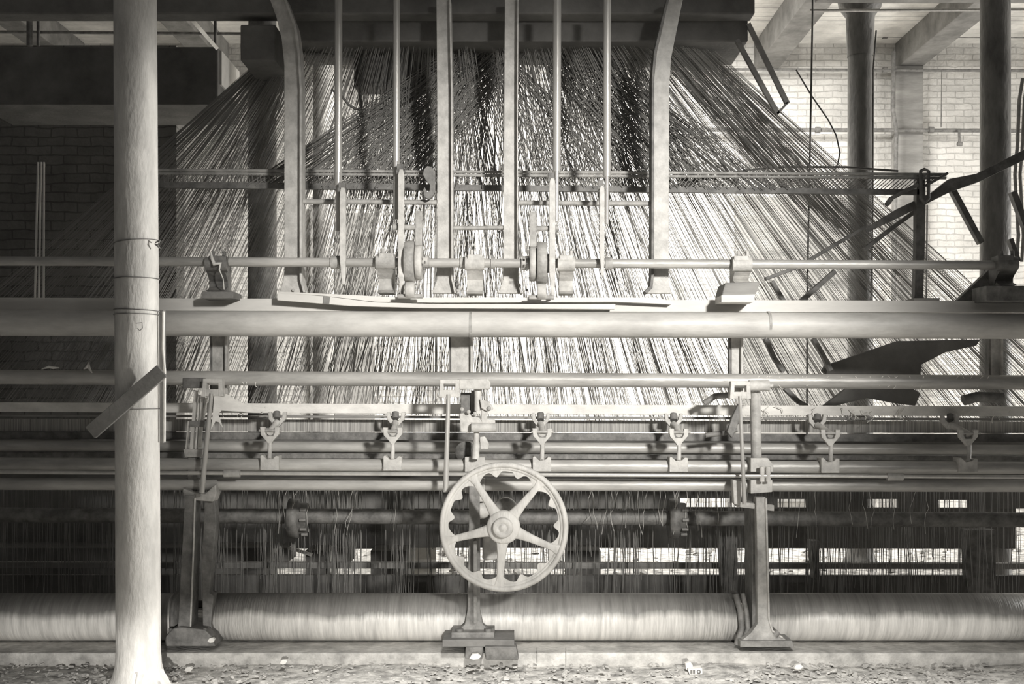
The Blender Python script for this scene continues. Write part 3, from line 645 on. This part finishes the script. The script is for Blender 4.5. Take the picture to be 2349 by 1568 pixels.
tag(MB().prism([(-60, 994), (2420, 1000), (2420, 1166), (2222, 1166), (2222, 1146), (2152, 1146), (2152, 1166), (2062, 1166), (2062, 1144), (1988, 1144), (1988, 1166), (1852, 1166), (1850, 1144), (1784, 1144), (1784, 1166), (1700, 1166), (1698, 1142), (1560, 1142), (1560, 1166), (-60, 1166)], 7.9, .04).build('added_dark_backing', 'black_timber'), 'added dark backing sheet with notched lower edge behind the tubes', 'board')  # added backing that keeps the gaps between the tubes dark
for k, (xa, ya, xb, yb, lb) in enumerate(((-60, 1256, 606, 1322, 'black box at the back low on the left'), (636, 1256, 660, 1290, 'small dark crate right of the bright gap'), (700, 1262, 755, 1322, 'dark crate left of the upright white stick'),
                             (764, 1256, 800, 1294, 'dark crate right of the upright white stick'), (850, 1262, 935, 1322, 'wide dark crate left of the pale card'), (1300, 1262, 1378, 1322, 'dark crate right of the handwheel, at the back'))):
    o = MB().prism([(xa, ya), (xb, ya), (xb, 1392 if yb > 1310 else yb), (xa, 1392 if yb > 1310 else yb)], 8.0, .3).build('wooden_crate', 'black_timber', bevel=.004)
    tag(o, lb, 'crate', 'dark crates under the rear apron')
cd = MB().pbox(938, 1254, 1000, 1352, 8.7, .02).build('pale_card', 'white_rail'); tag(cd, 'pale card propped at the back left of the handwheel', 'card')
o = MB().bar(P(664, 1256, 7.98), P(716, 1272, 7.98), U(7, 7.9), .02).build('bent_strip', 'pale_board'); tag(o, 'slanting pale strip low behind the threads on the left', 'strip')
o = MB().bar(P(759, 1250, 7.9), P(758, 1397, 7.9), U(3, 7.9), .01).build('white_stick', 'white_rail'); tag(o, 'upright white stick low behind the threads', 'stick')
# rear legs
for xa, xb, ya, yb, lb in ((1866, 1880, 1240, 1330, 'slim rear leg right of the right stand'), (1655, 1692, 1205, 1375, 'tapered dark rear leg left of the right stand'), (2222, 2285, 1215, 1400, 'broad dark rear leg near the right edge')):
    o = MB().prism([(xa-6, ya), (xb, ya), (xb, yb), (xa+3, yb)], 7.35, .1).build('rear_leg_post', 'dark_iron', bevel=.004); tag(o, lb, 'post', 'rear posts of the machine')

# short posts between ledge and tubes
for xa, xb, yb, lb, m in ((486, 520, 940, 'short grey post under the roller at the left', 'grey_iron'), (1034, 1084, 870, 'short wide pale post above the centre stand', 'pale_iron'),
                       (1678, 1705, 900, 'short pale post under the roller above the right stand', 'pale_iron'), (2274, 2302, 870, 'short grey post under the roller at the far right', 'grey_iron')):
    t = thing('short_post', P((xa+xb)/2, yb, 6.7), lb, 'post', 'short posts under the thick roller')
    MB().pbox(xa, 760, xb, yb, 6.70, .07).build('web', m, t, bevel=.004)
    MB().pbox(xb-5, 760, xb, yb, 6.67, .03).build('edge_rib', m, t, bevel=.002)
    MB().pbox(xa-5, 770, xa, yb, 6.71, .05).build('side_rib', 'dark_iron', t)

# ------------------------------------------------------------------ gantry overhead
gt = thing('overhead_gantry', P(1150, 0, 7.0), 'massive dark timber platform overhead with the threads hanging from it', 'gantry')
MB().pbox(-60, -90, 1732, 32, 6.80, .14).build('front_beam', 'black_timber', gt, bevel=.01)
MB().box(P(640, 0, 6.56).x, 1.44, 6.94, 7.45, 3.64, 3.95).build('platform', 'black_timber', gt, bevel=.01)
MB().box(P(560, 0, 6.9).x, P(640, 0, 6.9).x, 6.8, 7.5, P(0, 150, 6.9).z, 3.7).build('side_hanger', 'black_timber', gt, bevel=.01)
MB().box(P(812, 0, 7.2).x, P(1000, 0, 7.2).x, 7.2, 7.4, P(0, 198, 7.2).z, 3.7).build('card_box', 'black_timber', gt, bevel=.005)
MB().box(P(1090, 0, 7.2).x, P(1240, 0, 7.2).x, 7.25, 7.4, P(0, 95, 7.25).z, 3.7).build('card_box', 'black_timber', gt, bevel=.005)
MB().pbox(1400, 60, 1655, 140, 7.3, .15).build('rear_beam', 'black_timber', gt, bevel=.01)
MB().prism([(1420, 60), (1700, 60), (1662, 140), (1420, 140)], 7.42, .05).build('end_board', 'black_timber', gt)
bx_ = thing('hanging_crate', P(260, 150, 8.6), 'long black box hanging high up behind the front column', 'box')
MB().box(P(-60, 0, 8.4).x, P(500, 0, 8.4).x, 8.4, 9.05, P(0, 240, 8.4).z, P(0, 107, 8.4).z).build('body', 'black_timber', bx_, bevel=.01)
MB().box(P(500, 0, 8.4).x, P(500, 0, 8.4).x+.015, 8.45, 9.0, P(0, 190, 8.4).z, P(0, 112, 8.4).z).build('lit_end_panel', 'pale_board', bx_)  # lit end of the box, put into a paler colour
o = MB().bar(P(420, 22, 6.9), P(497, 110, 7.9), U(9, 7), .02).build('sloping_batten', 'pale_board'); tag(o, 'bright sloping batten high on the left beside the column top', 'batten')
o = MB().path([Vector((P(494, 20, 9.2).x, 9.2, 6.1)), P(494, 108, 9.2)], U(3.5, 9.2), 10).build('hanger_rod', 'dark_iron'); tag(o, 'upright dark hanger rod high up right of the front column', 'rod', 'hanger rods under the ceiling')
o = MB().path([Vector((P(88, 20, 9.2).x, 9.2, 6.1)), P(88, 106, 9.2)], U(4, 9.2), 10).build('hanger_rod', 'dark_iron'); tag(o, 'dark hanger rod in the top left corner', 'rod', 'hanger rods under the ceiling')
o = MB().path([Vector((P(68, 20, 9.2).x, 9.2, 6.1)), P(68, 106, 9.2)], U(7, 9.2), 10).build('hanger_rod', 'dark_iron'); tag(o, 'thicker dark hanger rod at the far top left', 'rod', 'hanger rods under the ceiling')
o = MB().path([P(-60, 73, 12), P(640, 78, 12)], U(3.5, 12), 10).build('ceiling_pipe', 'dark_iron'); tag(o, 'thin pipe under the ceiling at the top left', 'pipe', 'pipes of the hall')
# cross girder under the ceiling on the right
gd = thing('cross_girder', P(2130, 20, 9.7), 'dark girder with a pale lower edge crossing at the top right', 'girder')
MB().box(P(1860, 0, 9.9).x, 5.6, 9.6, 9.78, P(0, 18, 9.9).z, P(0, -60, 9.9).z).build('web', 'old_timber', gd, bevel=.01)
MB().path([P(1858, 24, 9.58), P(2480, 22, 9.58)], U(3, 9.8), 10).build('edge_pipe', 'pale_iron', gd)

# ------------------------------------------------------------------ pipes and wires of the back wall
for y, xa, r, lb in ((82, 1690, 4, 'highest thin wall pipe on the right'), (160, 1430, 3.5, 'wall pipe at the top of the brickwork'), (298, 1536, 4.5, 'wall pipe half way down the brickwork')):
    t = thing('wall_pipe', P(xa, y, 14.8), lb, 'pipe', 'pipes of the hall')
    MB().path([P(xa, y-1, 14.75), P(2480, y+2, 14.75)], U(r, 14.8), 12).build('pipe', 'dark_iron', t)
    for x in range(xa+80, 2400, 260): MB().path([P(x-5, y, 14.75), P(x+5, y, 14.75)], U(r*1.7, 14.8), 12).build('coupling', 'dark_iron', t)
    if y == 298:
        MB().path([P(2200, 300, 14.7), P(2201, 328, 14.7)], U(3, 14.7), 8).build('drain_stub', 'dark_iron', t)
        MB().path([P(2196, 330, 14.7), P(2207, 330, 14.7)], U(5, 14.7), 8).build('valve', 'dark_iron', t)
o = MB().path([P(1462, 160, 14.6), P(2160, 160, 14.6), P(2159, 292, 14.6)], U(1.5, 14.6), 6).build('wall_cable', 'dark_iron'); tag(o, 'thin cable dropping down the brick wall at the right', 'cable', 'cables and wires at the right')
o = MB().path([Vector((P(1864, 30, 8.2).x, 8.2, 6.1)), P(1864, 30, 8.2), P(1860, 250, 8.2), P(1856, 450, 8.2), P(1852, 650, 8.2), P(1850, 1372, 8.2)], U(2.2, 8.2), 8).build('hanging_wire', 'dark_iron'); tag(o, 'long straight wire hanging down left of the flared column', 'wire', 'cables and wires at the right')
o = MB().path([P(1826, 160, 9), P(1862, 220, 9), P(1900, 275, 9), P(1918, 310, 9), P(1927, 350, 9), P(1922, 375, 9), P(1914, 390, 9)], U(1.8, 9), 8).build('looped_wire', 'dark_iron'); tag(o, 'curving wire looping down to the comb rail', 'wire', 'cables and wires at the right')
o = MB().path([P(1520, 432, 7.1), P(1655, 402, 7.1), P(1720, 389, 9), P(1800, 383, 9), P(1940, 383, 9), P(2060, 392, 9)], U(2.6, 9), 8).build('sagging_cable', 'dark_iron'); tag(o, 'gently arched cable above the comb rail at the right', 'cable', 'cables and wires at the right')
o = MB().path([P(2010, 70, 9.9), P(2003, 160, 9.88), P(2002, 500, 9.88), P(1998, 690, 9.88)], U(2, 9.9), 8).build('conduit', 'dark_iron'); tag(o, 'thin conduit down the right side of the flared column', 'conduit', 'cables and wires at the right')
o = MB().path([P(2050, 118, 14.6), P(2048, 250, 14.6), P(2056, 300, 14.6), P(2050, 690, 14.6)], U(5, 14.6), 8).build('down_pipe', 'dark_iron'); tag(o, 'dark vertical pipe beside the wall pilaster', 'pipe', 'pipes of the hall')
# u shaped hanging bar
us = MB(); Yu = 6.95
us.bar(P(1690, 92, Yu), P(1784, 262, Yu), U(10, Yu), .03); us.bar(P(1716, 55, Yu), P(1806, 238, Yu), U(10, Yu), .03); us.bar(P(1782, 262, Yu), P(1806, 236, Yu), U(5, Yu), .03)
tag(us.build('hanging_stirrup', 'grey_board'), 'narrow open frame hanging slantwise from the gantry at the right', 'frame')

# ------------------------------------------------------------------ levers and post at the right
lp = thing('lever_post', P(2112, 690, 7.0), 'dark upright post with a pulley loop at its top, at the right', 'post')
MB().prism([(2103, 396), (2122, 396), (2124, 470), (2122, 560), (2118, 688), (2098, 688), (2102, 560)], 7.0, .06).build('post', 'dark_iron', lp, bevel=.003)
MB().path([P(2127, 470, 6.98), P(2125, 690, 6.98)], U(2, 7), 8).build('bright_rod', 'pale_iron', lp)
MB().path([P(2112, 405, 6.95), P(2112, 392, 6.95), P(2120, 388, 6.95), P(2130, 392, 6.95), P(2130, 455, 6.95), P(2121, 465, 6.95), P(2113, 455, 6.95), P(2112, 405, 6.95)], U(4, 7), 10).build('loop', 'dark_iron', lp)
MB().pbox(2096, 683, 2156, 693, 6.9, .15).build('foot_block', 'grey_board', lp, bevel=.003)
def arm(pts, wd, Y, label, m='dark_iron'):
    mb = MB()
    for a, b in zip(pts, pts[1:]): mb.bar(P(*a, Y), P(*b, Y), U(wd, Y), .05)
    return tag(mb.build('lever', m, bevel=.003), label, 'lever', 'dark levers at the right')
ar = MB().prism([(1984, 524), (2060, 478), (2140, 440), (2178, 410), (2240, 398), (2360, 338), (2360, 362), (2250, 415), (2180, 440), (2130, 465), (2060, 500), (1988, 534)], 7.05, .05).build('lever', 'dark_iron', bevel=.003)
tag(ar, 'longest curved lever rising to the right edge', 'lever', 'dark levers at the right')
arm([(1982, 572), (2050, 520), (2108, 478)], 9, 7.12, 'second lever running below the longest one')
arm([(2034, 470), (2044, 455), (2104, 424)], 9, 6.96, 'short forked lever left of the lever post')
arm([(2125, 425), (2172, 398)], 6, 6.96, 'small stay between lever post and comb rail')
arm([(2182, 432), (2250, 558)], 13, 7.1, 'dark stay sloping down to the far right column')
arm([(1838, 690), (1915, 622)], 11, 7.15, 'sloping dark stay above the ledge, left of the flared column')
arm([(1755, 640), (1830, 612), (1985, 520)], 8, 7.2, 'faint long stay crossing behind the shaft')
arm([(1770, 645), (1812, 715)], 9, 7.1, 'short dark stay right of the curved plate')
arm([(2322, 440), (2352, 520)], 14, 7.0, 'dark stay at the very right edge, upper')
arm([(2316, 548), (2334, 600)], 10, 7.0, 'dark stay at the very right edge, above the bearing')
arm([(2200, 700), (2262, 640), (2300, 600)], 26, 6.68, 'wide dark stay rising to the bearing at the far right')
sb = MB().prism([(1888, 850), (1895, 838), (2060, 782), (2250, 778), (2240, 792), (2168, 808), (2114, 836), (2112, 862), (2000, 868), (1900, 862)], 7.2, .06).build('dark_flap', 'black_timber', bevel=.003)
tag(sb, 'large black flap below the thick roller at the right', 'flap')
sb = MB().prism([(1945, 888), (2090, 888), (2112, 902), (2100, 930), (2060, 925), (1990, 912), (1918, 930), (1890, 930)], 7.25, .05).build('dark_flap', 'black_timber', bevel=.003)
tag(sb, 'smaller black flap just above the white rail at the right', 'flap')
arm([(1755, 776), (1775, 820), (1797, 852)], 10, 7.1, 'thin dark stay below the thick roller, right of the short post')
arm([(1865, 776), (1886, 812), (1905, 850)], 10, 7.12, 'thin dark stay reaching down to the black flap')
arm([(1800, 890), (1830, 920), (1850, 932)], 10, 7.1, 'dark stub below the upper tube at the right')
dk = MB().path([P(2210, 918, 6.6), P(2240, 910, 6.6), P(2300, 912, 6.6)], U(12, 6.6), 12).build('catch_lever', 'dark_iron'); tag(dk, 'dark lump of catch arm near the right edge', 'arm', 'dark catch arms')
# wavy pipes right edge
for k, (x, lb) in enumerate(((2334, 'wavy pale tube at the right edge, inner one'), (2346, 'wavy pale tube at the right edge, outer one'))):
    o = MB().path([P(x+12, 180, 8), P(x+4, 230, 8), P(x, 330, 8), P(x-6, 400, 8), P(x-4, 440, 8), P(x+2, 540, 8), P(x-2, 600, 8)], U(4, 8), 10).build('bent_tube', 'grey_iron')
    tag(o, lb, 'tube', 'bent tubes at the right edge')

# ------------------------------------------------------------------ threads
TR = random.Random(11)
def sheet(n, top, bot, Yt, Yb, r, m, name, label, cat='threads', curve=1.0, jt=4, jb=5, clump=.5, skip=None, sag=0.0):
    mb = MB(); ph = [TR.uniform(0, 6.28) for _ in range(4)]
    for i in range(n):
        u = (i+.5)/n+TR.uniform(-.5, .5)/n
        uc = u+clump*.012*(math.sin(u*60+ph[0])+.7*math.sin(u*131+ph[1]))
        v_ = uc
        xt = top[0]+(top[2]-top[0])*(u**curve); yt = top[1]+(top[3]-top[1])*u
        xb = bot[0]+(bot[2]-bot[0])*v_; yb = bot[1]+(bot[3]-bot[1])*v_
        a = P(xt+TR.gauss(0, jt), yt+TR.uniform(-3, 3), Yt+TR.uniform(-.1, .1)); b = P(xb+TR.gauss(0, jb), yb, Yb+TR.uniform(-.08, .08))
        rr_ = r*TR.uniform(.7, 1.3)
        if sag:
            mid = (a+b)/2+Vector((TR.uniform(-sag, sag), 0, -abs(TR.gauss(0, sag)))); mb.path([a, mid, b], rr_, 4, None, False)
        else: mb.path([a, b], rr_, 4, None, False)
    o = mb.build(name, m); return tag(o, label, cat, None, 'stuff')
# wide warp fan, right half and left half
sheet(540, (1120, 20, 1640, 120), (1230, 960, 2620, 1000), 7.1, 7.75, .0015, 'thread_grey', 'warp_threads', 'wide fan of threads sloping down to the right across the brick wall')
sheet(440, (700, 60, 1080, 60), (120, 930, 1230, 960), 7.1, 7.75, .0015, 'thread_grey', 'warp_threads', 'fan of steep threads sloping down to the left behind the rods')
sheet(170, (610, 130, 700, 60), (-300, 900, 420, 940), 7.2, 7.8, .0022, 'thread_dark', 'harness_cords', 'dark cords sweeping down left beyond the left upright')
# dark crossing bundles under the gantry, ending at the comb rail
sheet(150, (1120, 60, 1215, 110), (560, 425, 960, 430), 7.25, 7.05, .0024, 'thread_dark', 'harness_cords', 'dense dark cords crossing down left between the middle uprights', jt=8, jb=8)
sheet(90, (1090, 40, 1150, 90), (690, 430, 1170, 432), 7.25, 7.05, .0020, 'thread_dark', 'harness_cords', 'looser cords crossing down left under the dense ones', jt=14, jb=8)
sheet(110, (1150, 40, 1260, 40), (1480, 430, 1800, 434), 7.3, 7.05, .0024, 'thread_dark', 'harness_cords', 'dense dark cords fanning down right toward the right upright', jt=10, jb=10)
sheet(60, (1050, 110, 1130, 90), (1085, 430, 1480, 430), 7.3, 7.05, .0026, 'thread_dark', 'harness_cords', 'separate dark cords fanning out between the two middle uprights', jt=6, jb=6)
sheet(70, (830, 190, 990, 190), (800, 450, 1000, 450), 7.2, 7.1, .0022, 'thread_dark', 'heddle_cords', 'upright cords hanging below the dark box between the left rods')
sheet(50, (1310, 40, 1385, 40), (1200, 420, 1380, 420), 7.3, 7.1, .0019, 'thread_dark', 'heddle_cords', 'steep cords between the two right lifting rods')
sheet(110, (1350, 100, 1460, 120), (1420, 430, 1620, 432), 7.4, 7.1, .0022, 'thread_dark', 'harness_cords', 'dense cords just left of the right upright post', jt=8, jb=10)
sheet(90, (1500, 130, 1640, 140), (1800, 440, 2080, 640), 7.3, 7.6, .0020, 'thread_grey', 'harness_cords', 'thick band of cords from the right end of the gantry', jb=12)
sheet(240, (1020, 30, 1300, 30), (600, 940, 1700, 950), 7.2, 7.6, .0016, 'thread_grey', 'warp_threads', 'sparse crossing threads in the middle between the uprights', jt=30, jb=40)
# vertical warp curtain under the tubes
mb = MB()
for i in range(760):
    x = TR.uniform(-40, 2380)
    if TR.random() < .5: x = round(x/160)*160+TR.gauss(0, 42)
    y1_ = 1375 if TR.random() < .72 else TR.uniform(1255, 1350)
    Yc = TR.uniform(7.15, 7.45)
    mb.path([P(x, 1118, Yc), P(x+TR.gauss(0, 2.5), (1118+y1_)/2, Yc), P(x+TR.gauss(0, 4), y1_, Yc)], .0019*TR.uniform(.6, 1.3), 4, None, False)
tag(mb.build('warp_curtain', 'thread_dark'), 'curtain of fine upright threads behind the handwheel and above the floor roller', 'threads', None, 'stuff')
mb = MB()
for i in range(34):                               # broken ends dangling between tubes
    x = TR.choice((1400, 1500, 1560, 900, 700, 1850, 2050))+TR.gauss(0, 60); y = 1120; pts = []
    for k in range(6): pts.append(P(x, y, 6.95)); x += TR.gauss(0, 4); y += TR.uniform(10, 26)
    mb.path(pts, .0016, 4, None, False)
tag(mb.build('broken_threads', 'thread_pale'), 'loose broken thread ends dangling below the lowest tube', 'threads', None, 'stuff')
mb = MB()
for i in range(60):                               # lint on the white rail and upper tube, mostly at the right
    x = TR.choice((1780, 1900, 1950, 2010, 2060, 2200, 2290, 560, 520))+TR.gauss(0, 30)
    y, Yl = (TR.uniform(930, 945), 6.74) if TR.random() < .6 else (862, 6.585); pts = []
    for k in range(5): pts.append(P(x, y, Yl)); x += TR.gauss(0, 5); y += TR.uniform(1, 9)
    mb.path(pts, .0022, 4, None, False)
tag(mb.build('lint', 'white_rail'), 'white lint and fluff clinging to the rail and upper tube', 'lint', None, 'stuff')

# odds and ends in the dark left bay and behind the left rods
hs = thing('hanging_strips', P(90, 670, 7.2), 'three thin pale strips standing in the dark bay left of the front column', 'strips')
for xa, xb in ((84, 80), (91, 89), (98, 100)):
    MB().bar(P(xa+3, 372, 7.2), P(xb, 690, 7.0), U(3.5, 7.1), .01).build('strip', 'pale_board', hs)
for x, lb in ((118, 'twist of white lint on the dark tube at the far left'), (200, 'tuft of white lint on the dark tube left of the front column')):
    o = MB().path([P(x-22, 846, 6.60), P(x-6, 841, 6.59), P(x+4, 843, 6.59), P(x+18, 843, 6.6)] if x < 150 else [P(x-8, 846, 6.6), P(x, 842, 6.59), P(x+3, 830, 6.6), P(x+5, 845, 6.59), P(x+12, 856, 6.59)], .006, 8, [.003, .008, .008, .003][:4] if x < 150 else [.003, .010, .004, .008, .003]).build('lint_tuft', 'white_rail')
    tag(o, lb, 'lint')
o = MB().path([P(690, 121, 7.15), P(820, 131, 7.15)], U(4, 7.15), 12).build('cross_rod', 'dark_iron'); tag(o, 'short dark rod crossing behind the leftmost lifting rod near its top', 'rod')
o = MB().path([P(760, 205, 7.1), P(785, 222, 7.1), P(800, 240, 7.1), P(815, 250, 7.1), P(828, 250, 7.1), P(824, 190, 7.15), P(822, 60, 7.2)], U(3, 7.1), 10).build('bent_wire', 'dark_iron'); tag(o, 'dark bent wire hooked behind the leftmost lifting rod', 'wire')
for k, (xa, ya, xb, yb, lb) in enumerate(((712, 470, 745, 640, 'grey board standing against the back wall behind the leftmost rod'), (768, 488, 858, 640, 'wide grey door leaf leaning on the back wall behind the cam wheels'))):
    o = MB().prism([(xa, ya), (xb, ya), (xb, 1181), (xa, 1181)], 14.85, .08).build('leaning_board', 'grey_board'); tag(o, lb, 'board', 'boards against the back wall')
# ------------------------------------------------------------------ litter on the floor
mb = MB(); LR = random.Random(21)
for i in range(3600):
    if i < 2700: X, Y = LR.uniform(-3, 3), LR.uniform(5.5, 6.3)
    else: X, Y = LR.uniform(-4, 6), LR.uniform(9, 13)
    if (X < -2.7 and 9.8 < Y < 10.5) or (abs(X-3.06) < .25 and abs(Y-10) < .25) or abs(X+1.97) < .2 and abs(Y-11.9) < .2: continue
    s_ = LR.uniform(.004, .024)*(1 if i < 2700 else 2.6)*LR.random()**.5
    n = LR.choice((4, 5, 6)); a0 = LR.uniform(0, 6.28); h = s_*LR.uniform(.15, .6); tx, ty = LR.uniform(-.4, .4), LR.uniform(-.4, .4)
    pts = [(math.cos(a0+6.283*k/n)*s_*LR.uniform(.5, 1.3), math.sin(a0+6.283*k/n)*s_*LR.uniform(.5, 1.3)) for k in range(n)]
    vs = [(X+a, Y+b, -.012+tx*a+ty*b+.006) for a, b in pts]+[(X+a*.8, Y+b*.8, -.006+tx*a+ty*b+h) for a, b in pts]
    mb.add(vs, [tuple(range(n, 2*n))]+[(k, (k+1) % n, (k+1) % n+n, k+n) for k in range(n)])
tag(mb.build('plaster_rubble', 'plaster_bits'), 'broken plaster and chips littering the floor', 'rubble', None, 'stuff')
pc = thing('crumpled_packet', P(1590, 1532, 6.12), 'crumpled pale packet on the floor below the sill', 'packet')
MB().prism([(1572, 1522), (1584, 1518), (1590, 1526), (1588, 1534), (1574, 1536)], 6.12, .04).build('torn_flap', 'white_rail', pc, bevel=.004)
MB().prism([(1578, 1534), (1611, 1532), (1612, 1546), (1582, 1548)], 6.08, .05).build('box', 'white_rail', pc, bevel=.003)
for x in (1586, 1592): MB().pbox(x-2.5, 1536, x+2.5, 1544, 6.078, .004).build('print_mark', 'dark_iron', pc)
MB().lathe(P(1603, 1540, 6.079), (0, 1, 0), [(0, .005), (0, .011), (.003, .011), (.003, .005)], 20).build('print_mark', 'dark_iron', pc)
for (x, y, s_, lb) in ((1090, 1507, 14, 'pale paper scrap in front of the centre stand'), (484, 1468, 9, 'small pale scrap beside the left stand foot'), (650, 1518, 9, 'pale scrap on the floor left of the centre stand'), (432, 1535, 10, 'pale lump on the floor near the front column'), (1832, 1530, 11, 'pale scrap on the floor right of the right stand')):
    Yq = 6.15 if y > 1500 else 6.3
    o = MB().prism([(x-s_, y+3), (x-s_*.5, y-s_*.5), (x+s_*.4, y-s_*.6), (x+s_, y-2), (x+s_*.5, y+5), (x-s_*.3, y+6)], Yq, .03).build('paper_scrap', 'white_rail', bevel=.003)
    tag(o, lb, 'paper scrap', 'pale scraps on the floor')

# ------------------------------------------------------------------ small fittings become sub-parts of the part they sit on
HOST = {'bolt': ('foot', 'cap', 'coupling', 'bracket_plate', 'hub', 'web'), 'clevis_pin': ('clevis',), 'boss': ('hub', 'housing'), 'print_mark': ('box',),
        'wire_knot': ('wire_tie',), 'pin_head': ('cross_pin',), 'pivot_pin': ('lower_fork',), 'lug': ('upper_fork', 'bracket_plate'), 'bright_edge': ('web', 'shelf'),
        'cap_stud': ('cap_block',), 'rib': ('web',), 'patch': ()}
def kind_of(o): return o.name.split('.')[0]
def mid(o):
    vs = o.data.vertices
    return sum((v.co for v in vs), Vector())/max(len(vs), 1)
for root in [o for o in COL.objects if o.parent is None and o.type == 'EMPTY']:
    parts = [c for c in root.children if c.type == 'MESH']
    for c in parts:
        hosts = HOST.get(kind_of(c))
        if not hosts: continue
        for hname in hosts:
            cand = [p for p in parts if p is not c and kind_of(p) == hname and p.parent is root]
            if cand:
                h = min(cand, key=lambda p: (mid(p)-mid(c)).length)
                c.parent = h; c.location = (0, 0, 0)
                break
